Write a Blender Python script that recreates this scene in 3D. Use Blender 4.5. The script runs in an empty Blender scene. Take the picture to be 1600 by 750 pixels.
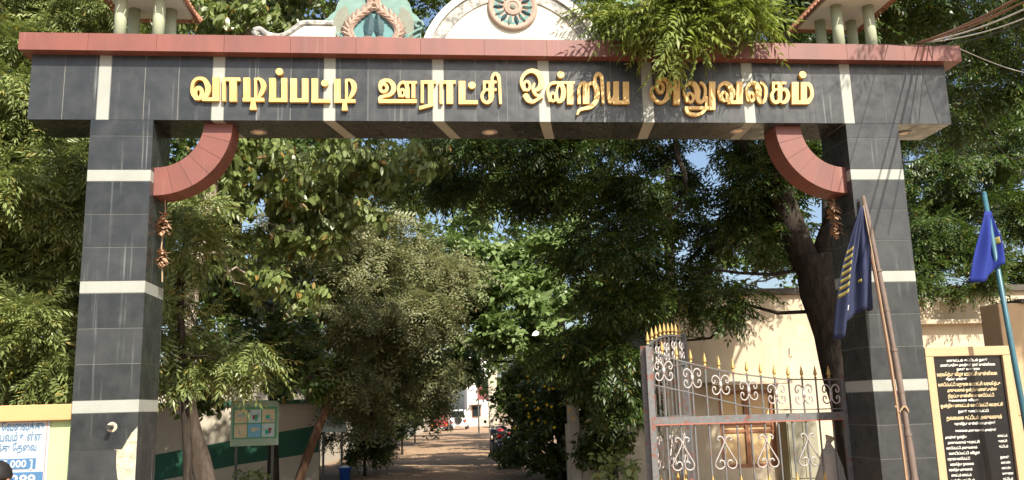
import bpy, bmesh, math, random
import numpy as np
from mathutils import Vector, Matrix

random.seed(7)
RNG = np.random.default_rng(11)
scene = bpy.context.scene
COL = scene.collection
PI = math.pi

# ------------------------------------------------------------------ camera
yaw, pitch, roll = 0.1033, 0.1888, -0.0284
fw = Vector((math.sin(yaw)*math.cos(pitch), math.cos(yaw)*math.cos(pitch), math.sin(pitch)))
rt = Vector((math.cos(yaw), -math.sin(yaw), 0)); up = rt.cross(fw)
r2 = rt*math.cos(roll) + up*math.sin(roll); u2 = -rt*math.sin(roll) + up*math.cos(roll)
cam_d = bpy.data.cameras.new('camera'); cam = bpy.data.objects.new('camera', cam_d); COL.objects.link(cam)
cam_d.sensor_width = 36; cam_d.sensor_fit = 'HORIZONTAL'; cam_d.lens = 1365.7/1600*36
cam_d.clip_start = 0.05; cam_d.clip_end = 2000
cam.matrix_world = Matrix(((r2.x, u2.x, -fw.x, 0), (r2.y, u2.y, -fw.y, -8.6536), (r2.z, u2.z, -fw.z, 1.6), (0, 0, 0, 1)))
scene.camera = cam

# ------------------------------------------------------------------ world, sun, exposure
SUN_EL, SUN_AZ = math.radians(43), math.radians(157)     # azimuth clockwise from +Y
world = bpy.data.worlds.new('World'); scene.world = world; world.use_nodes = True
nt = world.node_tree; nt.nodes.clear()
sky = nt.nodes.new('ShaderNodeTexSky'); sky.sky_type = 'NISHITA'; sky.sun_disc = False
sky.sun_elevation = SUN_EL; sky.sun_rotation = SUN_AZ; sky.dust_density = 3.0; sky.air_density = 1.0
bg = nt.nodes.new('ShaderNodeBackground'); bg.inputs['Strength'].default_value = 0.11
out = nt.nodes.new('ShaderNodeOutputWorld')
nt.links.new(sky.outputs[0], bg.inputs[0]); nt.links.new(bg.outputs[0], out.inputs[0])
sun_d = bpy.data.lights.new('sun', 'SUN'); sun = bpy.data.objects.new('sun', sun_d); COL.objects.link(sun)
sun_d.energy = 5.0; sun_d.angle = math.radians(0.53); sun_d.color = (1.0, 0.94, 0.82)
to_sun = Vector((math.sin(SUN_AZ)*math.cos(SUN_EL), math.cos(SUN_AZ)*math.cos(SUN_EL), math.sin(SUN_EL)))
sun.rotation_euler = to_sun.to_track_quat('Z', 'Y').to_euler()
sun.location = to_sun*60
vs = scene.view_settings
vs.view_transform = 'Standard'; vs.look = 'None'; vs.gamma = 1; vs.use_curve_mapping = False
vs.exposure = 0.88
cy = scene.cycles
cy.use_denoising = True; cy.max_bounces = 7; cy.diffuse_bounces = 4; cy.glossy_bounces = 3
cy.transmission_bounces = 4; cy.transparent_max_bounces = 6; cy.sample_clamp_indirect = 6
cy.use_adaptive_sampling = True; cy.adaptive_threshold = 0.01

# ------------------------------------------------------------------ materials
MATS = {}
class NB:
    """tiny node-building helper"""
    def __init__(s, name):
        s.m = bpy.data.materials.new(name); s.m.use_nodes = True
        s.t = s.m.node_tree; s.p = s.t.nodes['Principled BSDF']; s.o = s.t.nodes['Material Output']
        MATS[name] = s.m
    def n(s, typ, **kw):
        nd = s.t.nodes.new('ShaderNode'+typ)
        for k, v in kw.items(): setattr(nd, k, v)
        return nd
    def l(s, a, b): s.t.links.new(a, b)
    def pos(s):
        return s.n('NewGeometry').outputs['Position']
    def objc(s):
        return s.n('TexCoord').outputs['Object']
    def mapped(s, vec, sc):
        mp = s.n('Mapping'); s.l(vec, mp.inputs[0]); mp.inputs['Scale'].default_value = sc; return mp.outputs[0]
    def noise(s, vec, scale, detail=4, rough=.55):
        nd = s.n('TexNoise'); nd.inputs['Scale'].default_value = scale; nd.inputs['Detail'].default_value = detail
        nd.inputs['Roughness'].default_value = rough; s.l(vec, nd.inputs['Vector']); return nd.outputs[0]
    def ramp(s, fac, stops):
        r = s.n('ValToRGB'); e = r.color_ramp.elements
        while len(e) < len(stops): e.new(0.5)
        for i, (p, c) in enumerate(stops):
            e[i].position = p; e[i].color = (c[0], c[1], c[2], 1) if hasattr(c, '__len__') else (c, c, c, 1)
        s.l(fac, r.inputs[0]); return r.outputs[0]
    def mix(s, fac, a, b, mode='MIX'):
        m = s.n('Mix', data_type='RGBA', blend_type=mode)
        for sock, v in ((m.inputs[0], fac), (m.inputs[6], a), (m.inputs[7], b)):
            if hasattr(v, 'is_output'): s.l(v, sock)
            elif hasattr(v, '__len__'): sock.default_value = (v[0], v[1], v[2], 1)
            else: sock.default_value = v
        return m.outputs[2]
    def math(s, op, a, b=0.0):
        m = s.n('Math', operation=op)
        for i, v in enumerate((a, b)):
            if hasattr(v, 'is_output'): s.l(v, m.inputs[i])
            else: m.inputs[i].default_value = v
        return m.outputs[0]
    def base(s, c):
        if hasattr(c, 'is_output'): s.l(c, s.p.inputs['Base Color'])
        else: s.p.inputs['Base Color'].default_value = (c[0], c[1], c[2], 1)
    def set(s, **kw):
        for k, v in kw.items():
            sock = s.p.inputs[{'rough': 'Roughness', 'metal': 'Metallic', 'spec': 'Specular IOR Level', 'coat': 'Coat Weight'}[k]]
            if hasattr(v, 'is_output'): s.l(v, sock)
            else: sock.default_value = v
    def bump(s, h, strength=.3, dist=.01):
        b = s.n('Bump'); b.inputs['Strength'].default_value = strength; b.inputs['Distance'].default_value = dist
        s.l(h, b.inputs['Height']); s.l(b.outputs[0], s.p.inputs['Normal'])

def simple(name, c, rough=.7, metal=0, var=.18, scale=6, bump=0, spec=.5):
    b = NB(name); n = b.noise(b.pos(), scale, 5)
    b.base(b.mix(n, [x*(1-var) for x in c], [min(1, x*(1+var)) for x in c]))
    b.set(rough=rough, metal=metal, spec=spec)
    if bump: b.bump(b.noise(b.pos(), scale*5, 4), bump, .01)
    return b.m

def lime_streaks(b, amount):
    # lime run-off: vertical streaks with their own shape
    p = b.pos()
    st = b.noise(b.mapped(p, (26, 26, .55)), 1.0, 3, .6)
    br = b.noise(b.mapped(p, (2.2, 2.2, 1.3)), 1.0, 2)
    a = b.ramp(st, [(.585, 0), (.70, 1)]); c = b.ramp(br, [(.44, 0), (.66, 1)])
    return b.math('MULTIPLY', b.math('MULTIPLY', a, c), amount)

b = NB('granite_black'); p = b.pos()
spk = b.noise(p, 260, 2); cl = b.noise(p, 5, 4)
oi = b.n('ObjectInfo').outputs['Random']
c0 = b.mix(b.ramp(spk, [(.35, 0), (.75, 1)]), (.0105, .013, .0145), (.026, .0305, .033))
c0 = b.mix(b.math('MULTIPLY', oi, .8), c0, (.040, .043, .045))
c0 = b.mix(b.math('MULTIPLY', b.ramp(cl, [(.4, 0), (.75, 1)]), .34), c0, (.080, .083, .078))
c0 = b.mix(lime_streaks(b, .6), c0, (.30, .32, .31))
b.base(c0); b.set(rough=b.ramp(b.noise(p, 9, 4), [(.3, .20), (.7, .42)]), spec=.5)
b = NB('granite_white'); p = b.pos()
c0 = b.mix(b.ramp(b.noise(p, 190, 3), [(.38, 0), (.62, 1)]), (.225, .24, .215), (.375, .39, .35))
c0 = b.mix(b.math('MULTIPLY', b.ramp(b.noise(p, 4, 5), [(.45, 0), (.8, 1)]), .5), c0, (.22, .215, .18))
b.base(c0); b.set(rough=.5)
b = NB('red_tile'); p = b.pos(); oi = b.n('ObjectInfo').outputs['Random']
c0 = b.mix(oi, (.178, .058, .043), (.208, .069, .052))
c0 = b.mix(b.math('MULTIPLY', b.ramp(b.noise(b.mapped(p, (3.5, 3.5, 1.6)), 1.0, 6, .65), [(.38, 0), (.66, 1)]), .65), c0, (.115, .046, .038))
c0 = b.mix(lime_streaks(b, .35), c0, (.36, .25, .21))
b.base(c0); b.set(rough=.5)
simple('mortar', (.20, .20, .185), .9, bump=.2)
b = NB('mortar_cream'); p = b.pos()
c0 = b.mix(b.ramp(b.noise(p, 14, 6), [(.3, 0), (.7, 1)]), (.34, .29, .20), (.56, .51, .40))
b.base(c0); b.set(rough=.95); b.bump(b.noise(p, 40, 6), .8, .02)
b = NB('gold_paint'); p = b.pos()
c0 = b.mix(b.ramp(b.noise(p, 7, 4), [(.35, 0), (.75, 1)]), (.62, .39, .125), (.76, .51, .19))
c0 = b.mix(b.math('MULTIPLY', b.ramp(b.noise(b.mapped(p, (16, 16, 5)), 1, 6, .7), [(.52, 0), (.70, 1)]), .5), c0, (.36, .22, .085))
b.base(c0); b.set(rough=.42, metal=.12)
simple('gold_old', (.40, .255, .075), .55, .15, .45, 40)
b = NB('cream_paint'); p = b.pos()
c0 = b.mix(b.ramp(b.noise(p, 2.2, 6), [(.35, 0), (.8, 1)]), (.66, .62, .52), (.56, .51, .41))
b.base(c0); b.set(rough=.85)
b = NB('white_weathered'); p = b.pos()
c0 = b.mix(b.ramp(b.noise(p, 11, 7, .68), [(.38, 0), (.60, 1)]), (.52, .50, .46), (.17, .165, .15))
b.base(c0); b.set(rough=.9); b.bump(b.noise(p, 40, 5), .4, .01)
simple('white_paint', (.62, .60, .55), .8, var=.1, scale=9)
simple('emblem_green', (.15, .25, .215), .7, var=.35, scale=16)
simple('emblem_teal', (.10, .225, .225), .7, var=.3, scale=16)
simple('emblem_dark', (.035, .075, .085), .6, var=.4, scale=14)
simple('emblem_pink', (.36, .255, .20), .75, var=.25, scale=20)
simple('emblem_grey', (.19, .20, .155), .8, var=.3, scale=18)
simple('emblem_brown', (.17, .115, .095), .85, var=.3, scale=20)
simple('kiosk_column', (.36, .385, .26), .75, var=.15, scale=10)
simple('kiosk_soffit', (.55, .50, .42), .85, var=.1)
simple('roof_terracotta', (.38, .17, .10), .8, var=.3, scale=12, bump=.3)
b = NB('building_cream'); p = b.pos()
c0 = b.mix(b.ramp(b.noise(p, .9, 6), [(.35, 0), (.75, 1)]), (.52, .445, .325), (.43, .36, .255))
st = b.ramp(b.noise(b.mapped(p, (5, 5, .5)), 1, 5), [(.55, 0), (.8, 1)])
c0 = b.mix(b.math('MULTIPLY', st, .5), c0, (.27, .23, .17))
c0 = b.mix(b.math('MULTIPLY', b.ramp(b.noise(p, 3.1, 7, .7), [(.56, 0), (.64, 1)]), .35), c0, (.58, .53, .43))
b.base(c0); b.set(rough=.9); b.bump(b.noise(p, 30, 4), .15, .01)
simple('coping_dark', (.075, .065, .055), .9, var=.4)
simple('wood_brown', (.28, .12, .06), .6, var=.3, scale=15)
simple('wood_panel', (.62, .44, .22), .6, var=.2, scale=12)
simple('olive_paint', (.25, .24, .17), .7, var=.15)
simple('dark_interior', (.02, .018, .016), .9)
simple('wall_light_green', (.36, .46, .235), .8, var=.12, scale=4)
simple('coping_orange', (.52, .30, .135), .8, var=.1, scale=5)
simple('wall_green', (.018, .095, .055), .8, var=.25, scale=4)
simple('wall_cream', (.46, .41, .32), .85, var=.2, scale=3)
simple('paper_white', (.36, .395, .41), .7, var=.06)
simple('ink_blue', (.05, .14, .28), .6, var=.1)
simple('ink_red', (.45, .12, .10), .6)
b = NB('iron_grey'); p = b.pos()
c0 = b.mix(b.noise(p, 22, 5), (.065, .068, .07), (.17, .175, .175))
c0 = b.mix(b.ramp(b.noise(p, 13, 6, .7), [(.54, 0), (.62, 1)]), c0, (.17, .065, .045))
b.base(c0); b.set(rough=.6, metal=.15); b.bump(b.noise(p, 60, 4), .4, .004)
simple('iron_rust', (.30, .10, .07), .8, 0, .35, 30)
simple('scroll_silver', (.38, .345, .33), .5, .25, .4, 35)
simple('bamboo', (.125, .088, .068), .7, var=.35, scale=18)
simple('pole_blue', (.035, .115, .15), .45, var=.25, scale=12)
simple('flag_navy', (.016, .022, .060), .9, var=.3, scale=9)
simple('flag_blue', (.006, .020, .19), .85, var=.25, scale=7)
simple('flag_yellow', (.34, .28, .07), .9, var=.15)
simple('flag_white', (.6, .6, .58), .9)
simple('dry_flower', (.33, .20, .12), .95, var=.5, scale=60)
simple('string', (.35, .25, .15), .9)
simple('plaque_frame', (.45, .32, .18), .8, var=.12, scale=7)
simple('plaque_black', (.012, .012, .013), .18, var=.3)
simple('plaque_text', (.68, .66, .60), .7)
simple('plaque_gold', (.66, .52, .30), .7)
simple('board_green', (.09, .30, .18), .6, var=.15)
simple('board_panel', (.30, .42, .33), .6, var=.2)
simple('board_blue', (.16, .42, .62), .6, var=.2, scale=14)
simple('board_sky', (.45, .60, .62), .6, var=.3, scale=14)
simple('board_sand', (.58, .52, .34), .6, var=.35, scale=18)
simple('board_teal', (.03, .36, .30), .6, var=.2)
simple('board_maroon', (.22, .06, .07), .6, var=.2)
simple('steel_post', (.10, .11, .10), .6, .4)
simple('bin_blue', (.02, .10, .45), .45, var=.1)
simple('bin_white', (.6, .62, .6), .6)
simple('car_red', (.24, .02, .025), .35, var=.1)
simple('car_white', (.78, .78, .76), .35, var=.05)
simple('car_black', (.02, .02, .022), .5)
simple('rubber', (.015, .015, .015), .85)
simple('chrome', (.55, .56, .58), .25, .9)
simple('lamp_red', (.5, .02, .02), .3)
simple('lamp_amber', (.7, .25, .02), .3)
simple('glass_dark', (.015, .02, .022), .08)
simple('skin', (.24, .12, .075), .6, var=.1)
simple('hair', (.012, .010, .009), .55, var=.3, scale=60)
simple('cloth_pale', (.58, .60, .62), .9, var=.12)
simple('cloth_dark', (.03, .03, .04), .9, var=.2)
simple('cloth_brown', (.16, .10, .07), .9, var=.2)
simple('sack', (.48, .43, .36), .95, var=.3, scale=14, bump=.6)
simple('wire_black', (.02, .02, .02), .6)
simple('wire_brown', (.20, .11, .07), .8, var=.3, scale=20)
simple('wire_white', (.55, .55, .52), .7)
simple('lamp_glass', (.80, .66, .48), .4)
simple('flower_yellow', (.75, .50, .02), .7)
simple('tube_white', (.72, .75, .78), .4)

def bark(name, a, c, sc=9):
    b = NB(name); p = b.pos()
    n = b.noise(b.mapped(p, (sc, sc, sc*.22)), 1.6, 7, .65)
    b.base(b.mix(b.ramp(n, [(.33, 0), (.68, 1)]), a, c)); b.set(rough=.95, spec=.2); b.bump(n, .9, .03)
bark('bark_neem', (.016, .013, .010), (.058, .046, .036))
bark('bark_pale', (.17, .135, .105), (.48, .41, .33))
bark('bark_red', (.09, .05, .03), (.24, .14, .09))

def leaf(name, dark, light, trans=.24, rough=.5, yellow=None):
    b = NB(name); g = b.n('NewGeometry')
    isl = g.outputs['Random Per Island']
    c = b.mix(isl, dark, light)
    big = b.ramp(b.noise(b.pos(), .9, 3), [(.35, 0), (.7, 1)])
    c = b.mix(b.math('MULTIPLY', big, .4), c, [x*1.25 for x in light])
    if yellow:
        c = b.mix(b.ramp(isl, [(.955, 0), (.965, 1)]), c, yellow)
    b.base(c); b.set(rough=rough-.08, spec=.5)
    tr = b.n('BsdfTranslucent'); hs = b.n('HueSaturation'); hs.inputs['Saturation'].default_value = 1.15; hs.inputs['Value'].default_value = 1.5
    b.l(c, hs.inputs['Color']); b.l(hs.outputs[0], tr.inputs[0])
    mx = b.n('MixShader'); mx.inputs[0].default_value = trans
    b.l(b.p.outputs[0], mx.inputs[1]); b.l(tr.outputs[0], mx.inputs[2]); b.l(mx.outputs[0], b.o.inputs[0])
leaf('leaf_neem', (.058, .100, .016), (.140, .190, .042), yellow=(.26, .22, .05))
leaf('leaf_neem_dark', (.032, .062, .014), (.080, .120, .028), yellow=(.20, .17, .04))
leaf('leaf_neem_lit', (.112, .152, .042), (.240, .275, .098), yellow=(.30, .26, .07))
leaf('leaf_ovate', (.095, .138, .038), (.225, .270, .095), .34, .4, yellow=(.30, .20, .06))
leaf('leaf_broad', (.080, .135, .034), (.205, .270, .100), .3, .38)
leaf('leaf_fine', (.135, .150, .062), (.255, .262, .130), .3, .6, yellow=(.24, .18, .08))
leaf('leaf_neem_sunlit', (.105, .150, .030), (.225, .265, .070), .28)  # big neem's leaf colour brightened to put sunlight on its hanging branch
leaf('leaf_shrub', (.030, .055, .012), (.085, .110, .025), .3, .5)
leaf('leaf_far', (.042, .078, .014), (.110, .150, .036), .3, .5)
leaf('leaf_dry', (.10, .065, .03), (.26, .17, .08), .1, .8)

b = NB('dirt'); p = b.pos()
n1 = b.noise(p, .35, 6, .6); n2 = b.noise(p, 9, 8, .7)
c0 = b.mix(b.ramp(n1, [(.35, 0), (.7, 1)]), (.26, .18, .118), (.34, .245, .168))
c0 = b.mix(b.math('MULTIPLY', b.ramp(n2, [(.5, 0), (.75, 1)]), .5), c0, (.20, .135, .085))
b.base(c0); b.set(rough=.95, spec=.2); b.bump(n2, .6, .03)
b = NB('lane_dust'); p = b.pos()
n1 = b.noise(b.mapped(p, (.9, .12, 1)), 1, 6, .6); n2 = b.noise(p, 14, 8, .7)
c0 = b.mix(b.ramp(n1, [(.35, 0), (.7, 1)]), (.38, .255, .16), (.30, .195, .12))
c0 = b.mix(b.math('MULTIPLY', b.ramp(n2, [(.52, 0), (.72, 1)]), .35), c0, (.22, .15, .10))
b.base(c0); b.set(rough=.95, spec=.2); b.bump(n2, .5, .02)

# ------------------------------------------------------------------ object helpers
def tag(o, label=None, cat=None, group=None, kind=None):
    if label: o['label'] = label
    if cat: o['category'] = cat
    if group: o['group'] = group
    if kind: o['kind'] = kind
    return o
def thing(name, label, cat, loc=(0, 0, 0), rotz=0.0, group=None):
    o = bpy.data.objects.new(name, None); COL.objects.link(o); o.empty_display_size = .2
    o.location = loc; o.rotation_euler = (0, 0, rotz)
    return tag(o, label, cat, group)
def wloc(o):
    v = Vector((0, 0, 0))
    while o is not None: v += o.location; o = o.parent
    return v
def link(name, me, m, parent=None, loc=None):
    o = bpy.data.objects.new(name, me); COL.objects.link(o)
    if m and not me.materials: me.materials.append(MATS[m])
    if parent: o.parent = parent
    if loc is not None: o.location = loc
    return o

class MB:
    def __init__(s): s.v = []; s.f = []
    def add(s, vs, fs):
        k = len(s.v); s.v += [tuple(map(float, q)) for q in vs]; s.f += [tuple(i+k for i in q) for q in fs]; return s
    def box(s, x0, x1, y0, y1, z0, z1):
        return s.add([(x0, y0, z0), (x1, y0, z0), (x1, y1, z0), (x0, y1, z0), (x0, y0, z1), (x1, y0, z1), (x1, y1, z1), (x0, y1, z1)],
                     [(3, 2, 1, 0), (4, 5, 6, 7), (0, 1, 5, 4), (1, 2, 6, 5), (2, 3, 7, 6), (3, 0, 4, 7)])
    def prism(s, pts, y0, y1):          # polygon in x,z (counter-clockwise seen from -y), extruded along y
        n = len(pts)
        return s.add([(x, y0, z) for x, z in pts]+[(x, y1, z) for x, z in pts],
                     [tuple(range(n)), tuple(range(2*n-1, n-1, -1))]+[(i, i+n, (i+1) % n+n, (i+1) % n) for i in range(n)])
    def prismx(s, pts, x0, x1):         # polygon in y,z extruded along x
        n = len(pts)
        return s.add([(x0, y, z) for y, z in pts]+[(x1, y, z) for y, z in pts],
                     [tuple(range(n-1, -1, -1)), tuple(range(n, 2*n))]+[(i, (i+1) % n, (i+1) % n+n, i+n) for i in range(n)])
    def tube(s, pts, rad, n=8, cap=True):
        pts = [Vector(q) for q in pts]; m = len(pts)
        if not hasattr(rad, '__len__'): rad = [rad]*m
        k = len(s.v); ref = Vector((.31, .17, .93))
        for i, q in enumerate(pts):
            t = (pts[min(i+1, m-1)]-pts[max(i-1, 0)]).normalized()
            a = t.cross(ref)
            if a.length < .05: a = t.cross(Vector((1, 0, 0)))
            a.normalize(); bb = t.cross(a)
            for j in range(n):
                th = 2*PI*j/n
                s.v.append(tuple(q+a*(rad[i]*math.cos(th))+bb*(rad[i]*math.sin(th))))
        for i in range(m-1):
            for j in range(n):
                j2 = (j+1) % n
                s.f.append((k+i*n+j, k+i*n+j2, k+(i+1)*n+j2, k+(i+1)*n+j))
        if cap:
            s.f.append(tuple(k+j for j in range(n-1, -1, -1))); s.f.append(tuple(k+(m-1)*n+j for j in range(n)))
        return s
    def lathe(s, prof, c=(0, 0, 0), n=10, axis='z'):
        k = len(s.v)
        for r, h in prof:
            for j in range(n):
                th = 2*PI*j/n; a, bq = r*math.cos(th), r*math.sin(th)
                q = {'z': (a, bq, h), 'y': (a, h, bq), 'x': (h, a, bq)}[axis]
                s.v.append((q[0]+c[0], q[1]+c[1], q[2]+c[2]))
        m = len(prof)
        for i in range(m-1):
            for j in range(n):
                j2 = (j+1) % n; s.f.append((k+i*n+j, k+i*n+j2, k+(i+1)*n+j2, k+(i+1)*n+j))
        s.f.append(tuple(k+j for j in range(n-1, -1, -1))); s.f.append(tuple(k+(m-1)*n+j for j in range(n)))
        return s
    def mesh(s, name, shift=(0, 0, 0), smooth=False, fix=True):
        me = bpy.data.meshes.new(name)
        sh = shift
        me.from_pydata([(a-sh[0], bq-sh[1], c-sh[2]) for a, bq, c in s.v], [], s.f)
        if fix:
            bm = bmesh.new(); bm.from_mesh(me); bmesh.ops.recalc_face_normals(bm, faces=bm.faces); bm.to_mesh(me); bm.free()
        if smooth: me.polygons.foreach_set('use_smooth', [True]*len(me.polygons))
        me.update(); return me
    def build(s, name, m, parent=None, smooth=False, local=False, bevel=0, fix=True):
        sh = (0, 0, 0) if (local or parent is None) else wloc(parent)
        o = link(name, s.mesh(name, sh, smooth, fix), m, parent)
        if bevel:
            bv = o.modifiers.new('bevel', 'BEVEL'); bv.width = bevel; bv.segments = 2; bv.limit_method = 'ANGLE'
        return o

def crom(pts, n=6):
    """Catmull-Rom through tuples of any dimension"""
    P = [np.array(q, float) for q in pts]; P = [2*P[0]-P[1]]+P+[2*P[-1]-P[-2]]; o = []
    for i in range(1, len(P)-2):
        for k in range(n):
            t = k/n; a, bq, c, d = P[i-1], P[i], P[i+1], P[i+2]
            o.append(.5*((2*bq)+(c-a)*t+(2*a-5*bq+4*c-d)*t*t+(3*bq-a-3*c+d)*t**3))
    o.append(P[-2]); return o

_tiles = {}
def tile(kind, m, w, d, h, loc, parent):
    """a slab w x d x h centred on loc with slightly eased edges; alike slabs share their mesh"""
    key = (kind, m, round(w, 3), round(d, 3), round(h, 3))
    if key not in _tiles:
        me = MB().box(-w/2, w/2, -d/2, d/2, -h/2, h/2).mesh(kind)
        _tiles[key] = me
    o = link(kind, _tiles[key], m, parent); o.location = Vector(loc)-wloc(parent)
    return o

# ================================================================== THE SETTING: ground and lane
def gz(y): return -0.0062*min(max(y-14, 0), 76)
ys = [-400, -60, -8, 2, 14, 22, 30, 40, 52, 66, 80, 90, 140, 700]
mb = MB()
for y in ys:
    mb.v += [(-500, y, gz(y)), (-20, y, gz(y)), (20, y, gz(y)), (500, y, gz(y))]
for i in range(len(ys)-1):
    for j in range(3): mb.f.append((i*4+j, i*4+j+1, (i+1)*4+j+1, (i+1)*4+j))
ground = mb.build('ground', 'dirt'); tag(ground, 'brown dirt ground around the gateway and lane', 'ground', kind='structure')
def lane_c(y): return .95 if y < 0 else .95-.055*y if y < 13 else .235+.064*(y-13)
mb = MB(); LY = np.linspace(-7, 92, 67)
for i, y in enumerate(LY):
    w = 2.5 if y < 1 else 2.15
    w1 = w+.22*math.sin(y*.9)+.12*math.sin(y*2.3); w2 = w+.22*math.sin(y*.7+2)+.12*math.sin(y*1.9)
    mb.v += [(lane_c(y)-w1, y, gz(y)+.004), (lane_c(y), y, gz(y)+.03), (lane_c(y)+w2, y, gz(y)+.004)]
for i in range(len(LY)-1):
    for j in range(2): mb.f.append((i*3+j, i*3+j+1, (i+1)*3+j+1, (i+1)*3+j))
tag(mb.build('lane', 'lane_dust'), 'dusty brown lane leading away under the trees', 'lane', kind='structure')
mb = MB()
for y0, y1 in ((-400, -7.2),):
    mb.add([(-400, -40, .008), (400, -40, .008), (400, -12.5, .008), (-400, -12.5, .008)], [(0, 1, 2, 3)])
simple('asphalt', (.06, .06, .06), .9, bump=.3)
tag(mb.build('street', 'asphalt'), 'grey asphalt street in front of the gateway', 'street', kind='structure')

# ================================================================== THE GATEWAY
GW = thing('gateway', 'wide black granite gateway arch with white bands, red cornice and gold lettering', 'gateway')
XL0, XL1, XR0, XR1, DEP = -3.268, -2.668, 4.563, 5.158, 0.60
ZB, ZT = 4.516, 5.195
BX0, BX1 = -3.872, 5.780
T = .012
def column(x0, x1, broken):
    core = MB().box(x0+.004, x1-.004, .004, DEP-.004, -.3, ZB).build('column', 'mortar', GW)
    w = x1-x0; xc = (x0+x1)/2
    cuts = []                      # (z0, z1, kind)
    for top in (4.003, 2.897, 1.770, .643):
        cuts.append((top-.118, top, 'w'))
    for a, c in ((4.003, 4.351), (4.351, ZB)): cuts.append((a, c, 'b'))
    for a, c in ((2.897, 3.885), (1.770, 2.779), (.643, 1.652), (-.10, .525)):
        n = 3 if c-a > .9 else 2
        for k in range(n): cuts.append((a+(c-a)*k/n, a+(c-a)*(k+1)/n, 'b'))
    for a, c, kd in cuts:
        h = c-a-.007; zc = (a+c)/2; m = 'granite_white' if kd == 'w' else 'granite_black'
        nm = 'white_band_tile' if kd == 'w' else 'granite_tile'
        if broken and kd == 'b' and .6 < zc < 1.65 and zc > .95:
            if zc > 1.3:
                pts = [(x0, a+.002), (x0+.47, a+.002), (x0+.50, a+.06), (x0+.545, a+.145), (x0+.575, a+.175), (x1, a+.215), (x1, c-.002), (x0, c-.002)]
            else:
                pts = [(x0, a+.002), (x0+.465, a+.002), (x0+.44, a+.09), (x0+.425, a+.19), (x0+.42, c-.002), (x0, c-.002)]
            MB().prism(pts, 0, T).build(nm, m, core)
        else:
            tile(nm, m, w, T, h, (xc, T/2, zc), core)
        tile(nm, m, w, T, h, (xc, DEP-T/2, zc), core)
        for xs in (x0+T/2, x1-T/2):
            tile(nm, m, T, DEP-2*T-.006, h, (xs, DEP/2, zc), core)
    return core
col_l = column(XL0, XL1, True)
col_r = column(XR0, XR1, False)
# broken corner: rough cream mortar left where the slabs fell away
mb = MB(); xs = np.linspace(XL0+.40, XL1-.002, 9); zs = np.linspace(.99, 1.50, 15)
for z in zs:
    for x in xs: mb.v.append((x, .0025+random.uniform(-.0014, .0014), z))
for i in range(len(zs)-1):
    for j in range(len(xs)-1):
        q = i*len(xs)+j; mb.f.append((q, q+1, q+1+len(xs), q+len(xs)))
mb.build('exposed_mortar', 'mortar_cream', col_l)
# stub of a broken lamp bracket on the left column
st = MB().lathe([(.048, .0), (.044, -.003), (.032, -.004), (.023, -.001)], (-2.90,0.00,1.52), 14, 'y').build('mortar_ring', 'mortar_cream', col_l)
MB().lathe([(.020, .0), (.020, -.085), (.023, -.085), (.023, -.10)], (-2.90,0.00,1.52), 10, 'y').build('pipe_stub', 'wire_black', col_l)

# beam
beam = MB().box(BX0+.004, BX1-.004, .004, DEP-.004, ZB+.004, ZT+.02).build('beam', 'mortar', GW)
bands = [-3.1605+1.1103*k for k in range(8)]
edges = []                     # (x0,x1,kind)
cur = BX0
for k, bx in enumerate(bands):
    a, c = bx-.060, bx+.060
    n = max(1, round((a-cur)/.33))
    for q in range(n): edges.append((cur+(a-cur)*q/n, cur+(a-cur)*(q+1)/n, 'b'))
    edges.append((a, c, 'w')); cur = c
n = 3
for q in range(n): edges.append((cur+(BX1-cur)*q/n, cur+(BX1-cur)*(q+1)/n, 'b'))
def skew(x):    # the soffit slabs were laid a little out of line with the fascia
    return float(np.interp(x, [BX0, -3.16, -2.05, -.94, .17, 1.28, 2.39, 3.5, 4.61, BX1], [0, .06, .10, .17, .20, .13, .07, .03, .01, 0]))
for a, c, kd in edges:
    m = 'granite_white' if kd == 'w' else 'granite_black'; nm = 'white_band_tile' if kd == 'w' else 'granite_tile'
    w = c-a-.007; xc = (a+c)/2
    tile(nm, m, w, T, ZT-ZB-.002, (xc, T/2, (ZB+ZT)/2), beam)
    tile(nm, m, w, T, ZT-ZB-.002, (xc, DEP-T/2, (ZB+ZT)/2), beam)
    sa, sc = skew(a), skew(c); y0, y1 = T+.002, DEP-T-.002
    q = [(a+.002, y0), (c-.002, y0), (c-.002+sc, y1), (a+.002+sa, y1)]
    MB().add([(x, y, ZB) for x, y in q]+[(x, y, ZB+T) for x, y in q],
             [(3, 2, 1, 0), (4, 5, 6, 7), (0, 1, 5, 4), (1, 2, 6, 5), (2, 3, 7, 6), (3, 0, 4, 7)]).build(nm, m, beam)
for xs in (BX0+T/2, BX1-T/2):
    for k in range(2):
        tile('granite_tile', 'granite_black', T, DEP/2-T-.002, ZT-ZB-.002, (xs, T+(DEP/2-T)*(k+.5), (ZB+ZT)/2), beam)
# cornice
CX0, CX1, CY0, CY1, CZ0, CZ1 = -3.955, 5.915, -.12, DEP+.12, 5.197, 5.378
cor = MB().box(CX0+T, CX1-T, CY0+T, CY1-T, CZ0+T, CZ1-.004).build('cornice', 'mortar', GW)
nc = 15; cw = (CX1-CX0)/nc
for k in range(nc):
    xc = CX0+cw*(k+.5)
    for yy in (CY0+T/2, CY1-T/2): tile('cornice_tile', 'red_tile', cw-.003, T, CZ1-CZ0, (xc, yy, (CZ0+CZ1)/2), cor)
    tile('cornice_tile', 'red_tile', cw-.003, CY1-CY0-2*T-.004, T, (xc, DEP/2, CZ0+T/2), cor)
for xs in (CX0+T/2, CX1-T/2): tile('cornice_tile', 'red_tile', T, CY1-CY0-2*T-.002, CZ1-CZ0, (xs, DEP/2, (CZ0+CZ1)/2), cor)
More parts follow.
